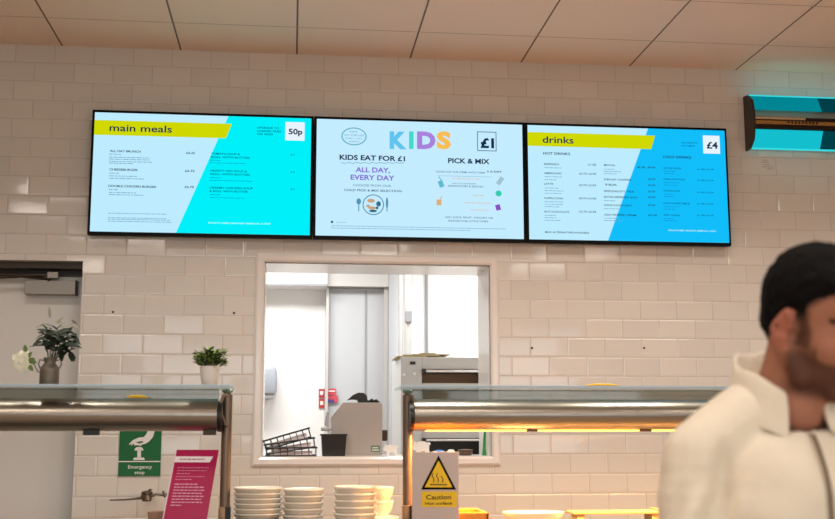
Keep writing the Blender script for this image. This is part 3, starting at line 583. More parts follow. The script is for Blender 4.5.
# wall tap
tp = thing('wall_tap', 'dark chrome tap with long thin spout on tiled wall left of magenta menu card', 'tap')
chrome = mat('dull_chrome', (120, 112, 100), .3, .9)
Y = 5.55; q = lambda px, py, yy=Y: at(px, py, yy)
bm = B(); tube(bm, [q(110, 500), q(125, 499.5), q(141, 498), q(146, 496)], [.004, .005, .007, .01]); obj('spout', bm, chrome, tp, True)
bm = B(); p = q(147, 496); lathe(bm, [(.02, -.0), (.024, .006), (.02, .03), (.026, .034), (.026, .045), (.012, .05)], 18, Matrix.Translation((p.x, Y, p.z-.025))); tube(bm, [p, (p.x, D, p.z)], .012); tube(bm, [q(144, 492), q(143, 498)], .012); obj('tap_body', bm, chrome, tp, True)
bm = B(); tube(bm, [q(150, 496.5), q(156, 494), q(162, 495), q(168, 494)], [.009, .006, .006, .004]); tube(bm, [q(150, 489), q(150.5, 495)], [.008, .006]); tube(bm, [q(163, 491), q(166, 497)], [.006, .009]); obj('lever', bm, chrome, tp, True)
# ------------------------------------------------------------------ counter
CT = .88
cs = mat('counter_steel', (112, 106, 100), .45, .5, var=.05, bscale=8)
bm = B(); bx(bm, -3.2, 3.3, 3.75, 4.58, CT-.04, CT, .004); sc_ = thing('serving_counter', 'long stainless steel serving counter under the heated gantries', 'counter')
obj('worktop', bm, cs, sc_); bm = B(); bx(bm, -3.15, 3.25, 3.8, 4.54, 0, CT-.04); obj('cabinet_body', bm, mat('counter_panel', (120, 104, 90), .5), sc_)
# ------------------------------------------------------------------ glass gantries
gl = glass('clear_glass', (232, 236, 236), .05); gl2 = glass('tinted_glass', (200, 204, 200), .04); gedge = mat('glass_edge', (176, 200, 216), .3, 0, trans=.0)
GY = 4.2
def prof(cy, cz, ry, rz, n=40):
    o = []
    for k in range(n):
        t = 2*math.pi*k/n; c, s_ = math.cos(t), math.sin(t); e = 1
        o.append((cy+ry*math.copysign(abs(c)**e, c), cz+rz*math.copysign(abs(s_)**e, s_)))
    return o
def gantry(x0, x1, postx, label, hot, cap_end, othr):
    g = thing('heated_gantry', label, 'gantry', (0, 0, 0), 0, 'glass topped gantries over the counter')
    b = B(); polyx(b, prof(GY, 1.311, .078, .0585), x0, x1); hs = obj('lamp_housing', b, steel, g, True, 50)
    if hot:
        b = B(); bx(b, x0+.05, x1-.05, GY-.02, GY+.035, 1.2505, 1.256); obj('heat_lamp', b, emit('heat_lamp_glow', (255, 150, 60), 9), hs)
    xc = x0 if cap_end == 0 else x1; sg = -1 if cap_end == 0 else 1
    b = B(); polyx(b, prof(GY+.004, 1.305, .076, .056), xc, xc+sg*.016); obj('end_cap', b, black, g, True, 50)
    b = B(); gz = 1.4155; bx(b, min(x0, postx)-(.04 if cap_end == 0 else 0), max(x1, postx)+(.02 if cap_end == 1 else 0), 4.07, 4.36, gz-.008, gz, .001); gg = obj('glass_shelf', b, gl, g)
    b = B(); bx(b, min(x0, postx)-(.04 if cap_end == 0 else 0), max(x1, postx)+(.02 if cap_end == 1 else 0), 4.062, 4.07, gz-.009, gz+.0005, .001); obj('polished_edge', b, gedge, gg)
    b = B(); bx(b, x0, x1, GY+.03, GY+.038, 1.36, gz-.008); obj('glass_upright', b, gl2, g)
    for pxx in (postx, othr):
        b = B(); tube(b, [(pxx, GY+.04, CT+.09), (pxx, GY+.04, 1.385)], .019, 20); tube(b, [(pxx, GY+.04, 1.385), (pxx, GY+.04, 1.4)], [.017, .008], 16); po = obj('post', b, steel_s, g, True)
        b = B(); bx(b, pxx-.021, pxx+.021, GY+.015, GY+.065, CT, CT+.1, .004); obj('post_socket', b, mat('socket_bronze', (150, 120, 92), .35, .8), po, True)
        b = B(); bx(b, pxx+.004, pxx+.024, GY-.0, GY+.014, CT, CT+.1, .002); obj('rubber_stop', b, black, po)
        b = B(); lathe(b, [(.006, 0), (.018, .003), (.021, .01), (.018, .016), (.006, .018)], 18, Matrix.Translation((pxx, GY+.04, 1.3905))); obj('glass_clamp', b, mat('clamp_green', (130, 160, 150), .15, .6), po, True)
        b = B(); s2 = 1 if cap_end == 0 else -1
        tube(b, [(pxx+s2*.0, GY+.0, 1.385), (pxx+s2*.012, GY-.02, 1.38), (pxx+s2*.02, GY-.03, 1.35), (pxx+s2*.016, GY-.03, 1.31), (pxx+s2*.004, GY-.01, 1.28), (pxx, GY+.03, 1.27)], .006, 8); obj('curved_bracket', b, steel_s, po, True)
    for u in ((.205, .24) if not hot else (.49, .515)): pass
    return g, hs
gL, hL = gantry(-3.0, -.266, -.236, 'unlit steel and glass gantry on the left ending beside the magenta card', False, 1, -2.9)
gR, hR = gantry(.452, 3.0, .437, 'glowing orange heated steel and glass gantry on the right behind the man', True, 0, 2.9)
brz = mat('clip_bronze', (120, 84, 50), .4, .5)
def clip(px0, px1, py, rgbm, par, zl=1.238):
    a, c = at(px0, py, GY-.03), at(px1, py, GY-.03); b = B(); bx(b, a.x, c.x, GY-.03, GY-.005, zl, 1.262, .002); obj('fixing_clip', b, rgbm, par)
clip(83, 99, 430, black, gL); clip(203, 216, 430, dark, gL); clip(527, 538, 429, brz, gR, 1.249); clip(640, 652, 429, brz, gR, 1.249)
yl = mat('strip_yellow', (236, 190, 30), .5)  # plain yellow for the thin tapered strips, one on each gantry
bm = B(); a = at(138, 393, GY); tube(bm, [(a.x-.035, GY-.03, 1.373), (a.x-.02, GY-.034, 1.376), (a.x+.02, GY-.034, 1.376), (a.x+.038, GY-.03, 1.373)], [.003, .006, .006, .003], 10); tag(obj('yellow_strip', bm, yl, None, True), 'small yellow strip on the left gantry above the green sign', 'tag', 'yellow strips on the gantries')
bm = B(); a = at(602, 385, 4.12); tube(bm, [(a.x-.062, 4.12, 1.4195), (a.x-.03, 4.12, 1.421), (a.x+.03, 4.12, 1.421), (a.x+.062, 4.12, 1.4195)], [.003, .006, .006, .003], 10); tag(obj('yellow_strip', bm, yl, None, True), 'yellow strip lying on the right gantry glass shelf', 'tag', 'yellow strips on the gantries')
GT = 1.4155
# ------------------------------------------------------------------ vase with flowers
Yv = 4.16
V = lambda px, py, dy=0: at(px, py, Yv+dy)
fv = thing('flower_vase', 'grey metal churn vase with white rose and dark leaves on left glass shelf', 'vase')
vc = V(49, 384); vs = Yv/1120
vm = mat('zinc_vase', (118, 112, 102), .5, .6, var=.15, bscale=40)
bm = B(); lathe(bm, [(.02, 0), (.033, 0), (.034, .004), (.034, .055), (.03, .066), (.02, .078), (.019, .086), (.024, .098), (.021, .098), (.016, .086), (.017, .076), (.028, .06), (.03, .01), (.02, .006)], 28, Matrix.Translation((vc.x, Yv, GT))); vb = obj('vase_body', bm, vm, fv, True)
for s_ in (-1, 1):
    bm = B(); tube(bm, [(vc.x+s_*.02, Yv, GT+.088), (vc.x+s_*.036, Yv, GT+.092), (vc.x+s_*.04, Yv, GT+.075), (vc.x+s_*.033, Yv, GT+.06)], .0028, 8); obj('handle', bm, vm, vb, True)
def leafmesh(bm, p, d, up, L, w, curl=.25, notch=0):
    d = Vector(d).normalized(); s = d.cross(Vector(up)); s = s.normalized() if s.length > .01 else Vector((1, 0, 0)); n = s.cross(d).normalized()
    rows = []; N_ = 6
    for k in range(N_+1):
        t = k/N_; ww = w*math.sin(math.pi*min(1, t*.93+.04))**.8*(1-.25*t); c = Vector(p)+d*L*t-n*curl*L*t*t
        rows.append([bm.verts.new(c-s*ww/2+n*ww*.16), bm.verts.new(c), bm.verts.new(c+s*ww/2+n*ww*.16)])
    for a, b in zip(rows, rows[1:]):
        for k in range(2): bm.faces.new((a[k], a[k+1], b[k+1], b[k]))
gdk = mat('leaf_dark', (26, 44, 26), .8, var=.35, bscale=30); ggr = mat('leaf_green', (96, 128, 52), .5, var=.3, bscale=40); gpale = mat('leaf_pale', (160, 158, 140), .8, var=.15); wpet = mat('petal_white', (236, 236, 214), .6, sheen=.2)
rl = random.Random(3)
top = Vector((vc.x, Yv, GT+.09))
stem = B(); leaves = B()
for px, py, dy in ((62, 338, 0), (52, 345, .02), (68, 345, -.02), (58, 330, .03), (45, 335, 0), (70, 335, .02), (50, 330, -.02), (61, 350, .0), (44, 342, .02), (56, 340, -.03), (65, 331, .01), (64, 344, -.03), (54, 350, -.02), (68, 351, 0), (59, 335, -.04), (72, 343, 0), (50, 338, -.03)):
    e = V(px, py, dy); tube(stem, [top-Vector((0, 0, .05)), top.lerp(e, .5)+Vector((0, 0, .005)), e], .0013, 5)
    for k in range(5):
        dd = Vector((rl.uniform(-1, 1), rl.uniform(-.8, .3), rl.uniform(-.5, .7))); leafmesh(leaves, e+Vector((rl.uniform(-.008, .008), rl.uniform(-.01, .01), rl.uniform(-.008, .008))), dd, (0, -.6, 1), rl.uniform(.03, .048), rl.uniform(.022, .03))
leafmesh(leaves, V(46, 334), (-1, 0, -.3), (0, -.5, 1), .045, .014); leafmesh(leaves, V(45, 346), (-1, -.1, .12), (0, -.5, 1), .055, .018)
obj('stems', stem, mat('stem_green', (60, 66, 44), .6), fv); obj('dark_leaves', leaves, gdk, fv, True)
pl = B()
for px, py, dx, dz in ((52, 326, -1, .25), (48, 325, -.8, -.1), (50, 318, -.1, 1), (54, 322, .8, -.1), (56, 324, .5, .5), (72, 322, .6, -.4), (60, 328, .9, .2)): leafmesh(pl, V(px, py), (dx, -.2, dz), (0, -1, .6), .042, .012)
obj('pale_leaves', pl, gpale, fv, True)
bm = B(); leafmesh(bm, V(71, 320), (1, -.1, -.5), (0, -.6, 1), .035, .008); leafmesh(bm, V(57, 358), (1, -.1, .7), (0, -1, .3), .03, .007); obj('thin_leaf', bm, gdk, fv)
rose = B(); rc = V(21.5, 362)
for k in range(26):
    ph = k*2.4; lay = k/26; r = .003+.015*lay
    c = rc+Vector((math.cos(ph)*r*.8, -abs(math.sin(ph))*r*.4, math.sin(ph)*r)); leafmesh(rose, c, (math.cos(ph), -.5+lay*.6, math.sin(ph)*1.1), (0, -1, 0), .019+.011*lay, .02+.009*lay, .35)
ball(rose, rc, (.014, .011, .015)); obj('rose_head', rose, wpet, fv, True)
bm = B()
for px, py, dx, dz in ((27, 358, .6, .8), (28, 361, .8, .3), (29, 365, .5, -.7), (26, 352, -.2, 1), (30, 360, .9, -.4)): leafmesh(bm, V(px, py), (dx, -.3, dz), (0, -1, 0), .026, .018)
obj('rose_leaves', bm, ggr, fv, True)
bm = B(); tube(bm, [V(28, 362), V(34, 364), V(38, 372), V(41, 372), V(45, 362)], .002, 6); obj('rose_stem', bm, mat('stem_green', (60, 66, 44)), fv)
# potted plant
pp = thing('potted_plant', 'small bushy green plant in pale white pot on left glass shelf', 'potted plant')
pc = V(209.5, 385)
bm = B(); lathe(bm, [(.01, 0), (.024, 0), (.028, .006), (.033, .03), (.0365, .066), (.0375, .07), (.034, .07), (.03, .04), (.01, .038)], 28, Matrix.Translation((pc.x, Yv, GT))); po = obj('pot', bm, mat('pot_white', (236, 232, 226), .5, bump=.1), pp, True)
bm = B(); lathe(bm, [(.001, 0), (.033, 0), (.033, .006), (.001, .008)], 20, Matrix.Translation((pc.x, Yv, GT+.058))); obj('soil', bm, mat('soil', (40, 30, 24), .9), po)
lv = B(); lv2 = B()
for k in range(330):
    th = rl.uniform(0, 6.283); rad = math.sqrt(rl.random())*.048; z = GT+.072+rl.uniform(0, .066)*(1-.25*rad/.05)-.002
    p = Vector((pc.x+rad*math.cos(th)*1.1, Yv+rad*math.sin(th)*.8, z)); leafmesh(lv if rl.random() < .5 else lv2, p, (math.cos(th)*rl.uniform(.3, 1.2), math.sin(th)*.8-.1, rl.uniform(.1, 1.2)), (0, -.3, 1), rl.uniform(.014, .026), rl.uniform(.010, .016))
obj('foliage', lv, mat('leaf_bright', (132, 156, 66), .8, var=.3, bscale=60), pp, True); obj('foliage', lv2, mat('leaf_deep', (40, 66, 26), .8, var=.4, bscale=60), pp, True)
bm = B()
for k in range(14): th = k*.45; tube(bm, [(pc.x+.01*math.cos(th), Yv+.01*math.sin(th), GT+.06), (pc.x+.035*math.cos(th), Yv+.03*math.sin(th), GT+.115)], .001, 4)
obj('stems', bm, mat('stem_green', (60, 66, 44)), pp)
# ------------------------------------------------------------------ magenta menu card
bl = at(165.5, 519, 4.3); W = .166; H = .333; lam = R(25); psi = R(-15)
origin = Vector((at(161, 540, 4.3).x+.0, 4.27, CT+.001))
mc = thing('menu_card', 'magenta menu card with white banner and white lines of text leaning on the counter', 'card', origin)
u = Vector((math.cos(psi), math.sin(psi), 0)); bdir = Vector((-math.sin(psi), math.cos(psi), 0)); up = bdir*math.sin(lam)+Vector((0, 0, 1))*math.cos(lam); nn = u.cross(up)
Mc = Matrix(((u.x, -nn.x, up.x, 0), (u.y, -nn.y, up.y, 0), (u.z, -nn.z, up.z, 0), (0, 0, 0, 1)))
bm = B(); bx(bm, 0, W, -.0, .004, 0, H, .0008, Mc); cd = obj('card_panel', bm, mat('card_magenta', (168, 0, 74), .35), mc)
bm = B(); bx(bm, -.003, .001, -.001, .005, 0, H, 0, Mc); obj('clear_edge', bm, mat('acrylic_edge', (226, 206, 214), .2), cd)
bm = B(); quad(bm, [Mc @ Vector(p) for p in ((-.002, -.0006, H-.052), (W*.84, -.0006, H-.052), (W*.9, -.0006, H-.028), (-.002, -.0006, H-.028))]); bn = obj('white_banner', bm, mat('banner_white', (236, 222, 224), .5), cd)
bm = B()
def barline(bm, x0, x1, z, h, y=-.0012):
    x = x0
    while x < x1-.004:
        w = min(rf.uniform(.006, .018), x1-x); quad(bm, [Mc @ Vector(p) for p in ((x, y, z), (x+w, y, z), (x+w, y, z+h), (x, y, z+h))]); x += w+.003
barline(bm, .02, .118, H-.042, .005); obj('banner_print', bm, mat('banner_ink', (170, 120, 140), .6), bn)
bm = B()
for k, (xe, hgt) in enumerate(((.13, .0022), (.125, .0022), (.06, .0022), (.12, .0018), (.07, .0022), (.1, .004), (.125, .004), (.128, .004), (.12, .004), (.13, .004), (.122, .004), (.13, .004), (.05, .004))):
    barline(bm, .018, xe+.01, H-.075-k*.0118-(0.008 if k > 4 else 0), hgt)
obj('card_text', bm, mat('card_text_pink', (232, 160, 190), .5), cd)
bm = B(); bx(bm, .02, W-.02, .004, .09, 0, .004, 0, Matrix.Rotation(psi, 4, 'Z')); obj('stand_foot', bm, mat('acrylic', (230, 225, 225), .2, trans=.5), mc)
# small beige bowl partly hidden left of the card
bm = B(); a = at(155, 512, 4.4); lathe(bm, [(.015, 0), (.02, .003), (.03, .03), (.034, .07), (.031, .07), (.026, .03), (.01, .01)], 24, Matrix.Translation((a.x, 4.45, CT)))
tag(obj('beige_bowl', bm, mat('terracotta', (176, 140, 116), .6), None, True), 'small beige cup on counter just left of magenta card', 'cup')
# ------------------------------------------------------------------ stacks of crockery
cer = mat('white_ceramic', (238, 230, 214), .22, coat=.3)
def bowl_bm(r, h):
    b = B(); lathe(b, [(r*.3, 0), (r*.55, 0), (r*.56, .004), (r*.85, h*.35), (r*.95, h*.7), (r*.985, h*.84), (r, h*.86), (r, h-.002), (r*.985, h), (r*.93, h-.001), (r*.9, h*.75), (r*.8, h*.4), (r*.5, .007), (.002, .006)], 40, None, False); return b
def stack(px, pxw, pytop, Y, n, pitch, h, z0, what, where, name='bowl'):
    w = at(px+pxw/2, pytop, Y).x-at(px-pxw/2, pytop, Y).x; r = w/2; c = at(px, pytop, Y)
    proto = obj(name, bowl_bm(r, h), cer, None, True); 
    ords = ['lowest', 'second from bottom', 'third from bottom', 'fourth from bottom', 'fifth from bottom', 'sixth from bottom', 'seventh from bottom', 'eighth from bottom', 'ninth from bottom']
    for k in range(n):
        o = proto if k == 0 else proto.copy()
        if k: COL.objects.link(o)
        o.location = (c.x+random.uniform(-.0015, .0015), Y+random.uniform(-.001, .001), z0+k*pitch)
        lab = 'white %s, %s in the %s' % (name, 'topmost' if k == n-1 else ords[k], where)
        tag(o, lab, name, 'white %ss in the %s' % (name, where))
# dark tray under the first stack
bm = B(); a = at(258.5, 519, 4.3); bx(bm, a.x-.082, a.x+.1, 4.21, 4.39, CT, CT+.036, .004); bx(bm, a.x+.06, a.x+.075, 4.2, 4.21, CT+.02, CT+.055, .003)
tag(obj('dark_tray', bm, dark), 'dark brown tray under the leftmost stack of white plates', 'tray')
stack(258.5, 49, 487, 4.3, 6, .0185, .036, CT+.037, 'plate', 'leftmost stack beside the post', 'plate')
stack(303.5, 41, 489, 4.3, 6, .0235, .042, CT, 'bowl', 'second stack from the left')
stack(355.5, 43, 486, 4.3, 6, .0243, .046, CT, 'bowl', 'tall third stack from the left')
stack(379, 40, 512, 4.44, 2, .014, .03, CT, 'plate', 'low pile left of the glowing post', 'side_plate')
stack(380, 27, 491, 4.44, 2, .052, .06, CT+.046, 'cup', 'cream cup pair beside the glowing post', 'cup')
# ------------------------------------------------------------------ caution sign
csn = thing('caution_sign', 'pale card with yellow hot surface triangle and Caution label beside the glowing post', 'sign')
Yc = 4.12; K = lambda px, py: (at(px, py, Yc).x, at(px, py, Yc).z)
bm = B(); a, c = K(412, 452), K(459, 509); bx(bm, a[0], c[0], Yc, Yc+.003, CT, a[1], .001); cp = obj('backing_card', bm, mat('card_pale_pink', (206, 192, 186), .4), csn)
bm = B(); flat(bm, [K(*p) for p in ((421, 489.5), (456, 489.5), (438.5, 455.5))], Yc-.001); flat(bm, [K(*p) for p in ((421, 489.5), (456, 489.5), (438.5, 455.5))], Yc-.001); tr = obj('black_triangle', bm, mat('sign_black', (24, 18, 12), .5), cp)
bm = B(); flat(bm, [K(*p) for p in ((424.6, 487.3), (452.4, 487.3), (438.5, 460.2))], Yc-.002); obj('yellow_triangle', bm, mat('sign_yellow', (246, 204, 20), .4), tr)
bm = B(); flat(bm, [K(*p) for p in ((421.5, 507), (457, 507), (457, 491.5), (421.5, 491.5))], Yc-.001); yb = obj('yellow_label', bm, mat('sign_yellow', (246, 204, 20)), cp)
bm = B(); flat(bm, [K(*p) for p in ((430, 485.2), (447, 485.2), (447, 484), (430, 484))], Yc-.003)
for x in (433, 437.5, 442):
    pts = [(x+.9*math.sin(k*.9), 482.6-k*1.35) for k in range(8 if x != 442 else 6)]
    for (xa, ya), (xb, yb_) in zip(pts, pts[1:]): flat(bm, [K(xa-.5, ya), K(xa+.5, ya), K(xb+.5, yb_), K(xb-.5, yb_)], Yc-.003)
obj('heat_symbol', bm, mat('sign_brown', (110, 80, 10), .5), tr)
bm = B(); a = K(426, 499.4); letters(bm, 'Caution', a[0], a[1], K(451, 499)[0]-a[0], .0165, Yc-.002, bold=.012); a = K(425, 504.7); letters(bm, 'Hot surface', a[0], a[1], K(452, 504)[0]-a[0], .010, Yc-.002, bold=.015); obj('label_text', bm, mat('sign_black', (24, 18, 12)), yb)
# ------------------------------------------------------------------ hot food area under the right gantry
def pan(px0, px1, pytop, Y0, Y1, name, m, label, cat, rim=.012):
    a, c = at(px0, pytop, Y0), at(px1, pytop, Y0); b = B(); z = a.z
    bx(b, a.x, c.x, Y0, Y0+rim, CT, z, .003); bx(b, a.x, c.x, Y1-rim, Y1, CT, z, .003); bx(b, a.x, a.x+rim, Y0, Y1, CT, z, .003); bx(b, c.x-rim, c.x, Y0, Y1, CT, z, .003); bx(b, a.x, c.x, Y0, Y1, CT, CT+.01)
    return tag(obj(name, b, m), label, cat)
pan(418, 489, 513.3, 4.14, 4.4, 'food_tray', mat('tray_lamp_glow', (236, 150, 50), .4), 'shallow food tray painted with orange lamp glow under right gantry behind the caution sign', 'tray')  # orange glow of the heat lamp is put into the tray colour
bm = B(); a, c = at(505, 513, 4.25), at(567, 513, 4.25); r = (c.x-a.x)/2
lathe(bm, [(r*.4, 0), (r*.6, 0), (r*.66, .01), (r*.9, .045), (r, a.z-CT-.004), (r, a.z-CT), (r*.95, a.z-CT), (r*.85, .045), (r*.5, .015), (.002, .014)], 40, Matrix.Translation(((a.x+c.x)/2, 4.3, CT)) @ Matrix.Diagonal((1, .75, 1, 1)), False)
tag(obj('serving_dish', bm, cer, None, True), 'brightly lit white serving dish under the right gantry', 'dish')
bm = B(); a, c = at(571, 511.5, 4.45), at(660, 511.5, 4.45); bx(bm, a.x, c.x, 4.42, 4.54, a.z-.01, a.z, .003); bx(bm, a.x+.02, a.x+.05, 4.43, 4.53, CT, a.z-.01); bx(bm, c.x-.04, c.x-.01, 4.43, 4.53, CT, a.z-.01); bx(bm, c.x-.012, c.x+.004, 4.41, 4.54, a.z-.02, a.z+.008, .002)
tag(obj('wooden_board', bm, mat('board_wood', (206, 164, 104), .5, var=.2, bscale=8, stretch=(1, 8, 8))), 'long golden wooden ledge on the counter beside white dish', 'board')
# ------------------------------------------------------------------ the man in front
def remesh(bm, vox, smooth=6, fac=.5):
    me = bpy.data.meshes.new('t'); bm.to_mesh(me); bm.free(); o = bpy.data.objects.new('t', me); COL.objects.link(o)
    m = o.modifiers.new('r', 'REMESH'); m.mode = 'VOXEL'; m.voxel_size = vox
    s = o.modifiers.new('s', 'SMOOTH'); s.iterations = smooth; s.factor = fac
    bpy.context.view_layer.update(); r = bpy.data.meshes.new_from_object(o.evaluated_get(bpy.context.evaluated_depsgraph_get()))
    bpy.data.objects.remove(o); bpy.data.meshes.remove(me); b = bmesh.new(); b.from_mesh(r); bpy.data.meshes.remove(r); return b
HEAD_H, HEAD_P = R(-63), R(20)
ear = at(785, 327, 1.72)
HM0 = Matrix.Rotation(HEAD_H, 4, 'Z') @ Matrix.Rotation(HEAD_P, 4, 'Y')
ear_l = Vector((-.008, -.074, -.008))
HM = Matrix.Translation(ear-(HM0 @ ear_l)) @ HM0
HMi = HM.inverted()
nb = at(787, 393, 1.80)                     # base of the neck
TH = R(-90); BM = Matrix.Translation((nb.x, nb.y, 0)) @ Matrix.Rotation(TH, 4, 'Z')
NBZ = nb.z
man = thing('person', 'man with short black hair and beard in cream zip neck sweatshirt, head bowed, foreground', 'person', (nb.x, nb.y, 0))
def place(o): o.parent = man; o.location = (-nb.x, -nb.y, 0); return o
body = B()
def hb(c, r): ball(body, c, r, HM, 24, 16)
# skull and face
hb((-.012, 0, .035), (.094, .074, .088)); hb((.03, 0, .045), (.06, .062, .062)); hb((-.045, 0, -.005), (.054, .06, .056)); hb((.03, 0, -.02), (.062, .060, .075)); hb((.02, 0, -.065), (.062, .056, .042))
hb((.062, 0, -.092), (.026, .026, .02)); hb((.068, 0, -.06), (.026, .03, .022)); hb((.055, .033, -.025), (.03, .026, .028)); hb((.055, -.033, -.025), (.03, .026, .028))
hb((.078, 0, .022), (.016, .05, .012)); capsule(body, (.086, 0, .015), (.112, 0, -.022), .008, .0115, 7, HM); hb((.102, .012, -.028), .0085); hb((.102, -.012, -.028), .0085)
hb((.09, 0, -.05), (.011, .022, .006)); hb((.088, 0, -.062), (.011, .019, .007))
for s in (-1, 1):
    hb((.072, s*.031, .002), (.0125, .0135, .0115)); capsule(body, (.03, s*.052, -.1+.02), (-.02, s*.06, -.03), .016, .02, 6, HM)
    # ear: rim, lobe, bowl
    ex = -.008
    for k in range(11):
        a = R(-70+k*25); hb((ex-.004+.014*math.cos(a+R(20))*-1, s*(.079+.004*math.sin(k)), -.004+.0215*math.sin(a)), .0045)
    hb((ex+.004, s*.075, -.025), (.006, .005, .007)); hb((ex-.002, s*.072, 0), (.013, .006, .022)); hb((ex+.01, s*.073, -.006), (.005, .006, .007))
# neck
n0 = HM @ Vector((-.022, 0, -.05)); capsule(body, n0, (nb.x, nb.y, NBZ-.02), .057, .058, 8)
capsule(body, HM @ Vector((.015, 0, -.085)), BM @ Vector((.03, 0, NBZ-.03)), .04, .045, 8)
def bb(c, r): ball(body, c, r, BM, 20, 14)
def bc(a, b, ra, rb, n=8, t=None): capsule(t or body, a, b, ra, rb, n, BM)
SZ = NBZ-.107
bb((-.01, 0, SZ-.14), (.1, .14, .18)); bb((0, 0, SZ-.36), (.095, .13, .2)); bb((-.01, 0, SZ-.47), (.11, .155, .12))
ELB = {-1: (.03, -.19, SZ-.30), 1: (.03, .19, SZ-.30)}; WR = {-1: (.25, -.13, SZ-.34), 1: (.25, .13, SZ-.34)}
for s in (-1, 1):
    bc((-.01, s*.03, NBZ-.05), (-.01, s*.14, SZ), .045, .045); bc((-.01, s*.145, SZ-.015), ELB[s], .038, .034); bc(ELB[s], WR[s], .032, .025)
    bc((0, s*.085, SZ-.48), (.01, s*.095, .46), .082, .055, 12); bc((.01, s*.095, .46), (-.02, s*.1, .09), .052, .036, 12); bc((-.03, s*.1, .05), (.15, s*.115, .03), .034, .028)
    # hand: palm, four fingers, thumb
    wx, wy, wz = WR[s]; 
    ball(body, (wx+.05, wy-s*.01, wz-.004), (.05, .038, .016), BM)
    for k, L in enumerate((.068, .078, .072, .056)):
        y0 = wy-s*.01+s*(.028-.019*k)*-1*-1; p0 = (wx+.088, y0, wz-.004); p1 = (wx+.088+L*.55, y0+s*(.003-.002*k), wz-.014); p2 = (wx+.088+L*.85, y0+s*(.003-.002*k), wz-.036)
        bc(p0, p1, .0088, .008, 5); bc(p1, p2, .008, .007, 4)
    bc((wx+.02, wy-s*.04, wz-.005), (wx+.055, wy-s*.062, wz-.014), .011, .0095, 5); bc((wx+.055, wy-s*.062, wz-.014), (wx+.082, wy-s*.06, wz-.022), .0095, .008, 4)
body = remesh(body, .0042, 4)
body.verts.ensure_lookup_table()
cl = body.verts.layers.float_color.new('skin_tone')
skin = Vector(lin((172, 118, 94))[:3]); beard = Vector(lin((58, 36, 26))[:3]); brow = Vector(lin((38, 24, 18))[:3]); lip = Vector(lin((176, 104, 90))[:3]); hairc = Vector(lin((26, 20, 18))[:3])
def sst(a, b, x): t = max(0, min(1, (x-a)/(b-a))); return t*t*(3-2*t)
def hairline(p):
    """signed amount inside the hair region, head-local"""
    x, y, z = p
    front = .072-.3*abs(y)            # forward limit
    low = .010 if x > -.0 else (.010+(x)*.85)   # rises to the neck at the back
    if x < -.03: low = -.034-.3*(abs(x)-.03)
    a = (z-(low+(.022 if x > .02 else 0)+max(0, x-.02)*.85)); b = (front+.045-x)
    return min(a, b)
for v in body.verts:
    p = HMi @ v.co; c = skin.copy()
    if -.14 < p.z < .14 and abs(p.x) < .14 and abs(p.y) < .1:
        isear = abs(p.y) > .0715 and abs(p.x-ear_l.x) < .026 and abs(p.z+.004) < .04
        nz_ = noise.noise(p*60)*.006
        # beard: jaw, chin, moustache, sideburn
        jaw = sst(-.016, -.046, p.z+nz_) * sst(-.01, .018, p.x+nz_) if p.x < .05 else sst(-.034-.25*(p.x-.05), -.054-.25*(p.x-.05), p.z+nz_)
        side = sst(.002, .012, p.x+nz_)*sst(.036, .022, p.x+nz_+p.z*.2)*sst(.04, .03, abs(p.z))*sst(.04, .05, abs(p.y))
        must = sst(.072, .08, p.x)*sst(-.034, -.038, p.z)*sst(-.049, -.044, p.z)*sst(.034, .026, abs(p.y))
        under = sst(-.12, -.10, p.z)
        f = max(jaw*under, side, must)*.8
        if isear: f = 0
        c = c.lerp(beard, f)
        if p.x > .085 and abs(p.y) < .021 and -.068 < p.z < -.046: c = lip.copy()
        if p.x > .05 and .017 < p.z-(-.10)*0 < .026+.0 and .012 < abs(p.y) < .052: c = c.lerp(brow, .85)
        h = sst(-.012, .012, hairline(p)+nz_*.6)*(0 if isear else 1)
        c = c.lerp(hairc, h)
        if isear: c = c.lerp(Vector(lin((180, 108, 90))[:3]), .6)
    v[cl] = (c.x, c.y, c.z, 1)
def attr_skin():
    m = bpy.data.materials.new('skin'); m.use_nodes = True; nt = m.node_tree; b = nt.nodes['Principled BSDF']; a = nt.nodes.new('ShaderNodeAttribute'); a.attribute_name = 'skin_tone'
    nz = nt.nodes.new('ShaderNodeTexNoise'); nz.inputs['Scale'].default_value = 120; mp = nt.nodes.new('ShaderNodeBump'); mp.inputs['Strength'].default_value = .15; mp.inputs['Distance'].default_value = .001
    nt.links.new(nz.outputs['Fac'], mp.inputs['Height']); nt.links.new(mp.outputs[0], b.inputs['Normal'])
    nt.links.new(a.outputs['Color'], b.inputs['Base Color']); b.inputs['Specular IOR Level'].default_value = .2; b.inputs['Roughness'].default_value = .6; b.inputs['Subsurface Weight'].default_value = .12; b.inputs['Subsurface Radius'].default_value = (.01, .004, .002); return m
place(obj('body', body, attr_skin(), None, True, 180))
# hair: a thick cropped cap grown over the skull
hr = B(); ball(hr, (-.016, 0, .043), (.098, .079, .093), HM, 48, 32); ball(hr, (.03, 0, .06), (.068, .066, .062), HM, 32, 24)
ball(hr, (-.045, 0, .0), (.06, .066, .062), HM, 32, 24)
hr = remesh(hr, .004, 3)
hr.verts.ensure_lookup_table(); dele = []
for v in hr.verts:
    p = HMi @ v.co
    if hairline(p) < .002+noise.noise(p*90)*.004: dele.append(v)
    else:
        d = (v.co-(HM @ Vector((0, 0, .02)))).normalized(); edge = sst(.0, .03, hairline(p))
        v.co += d*((noise.noise(p*55)*.0025+noise.noise(p*140)*.0015)*edge-(1-edge)*.006)
bmesh.ops.delete(hr, geom=dele, context='VERTS')
hm = mat('hair_black', (9, 7, 7), .75, bump=.9, bscale=260, stretch=(1, 1, .25))
hm.node_tree.nodes['Principled BSDF'].inputs['Specular IOR Level'].default_value = .12
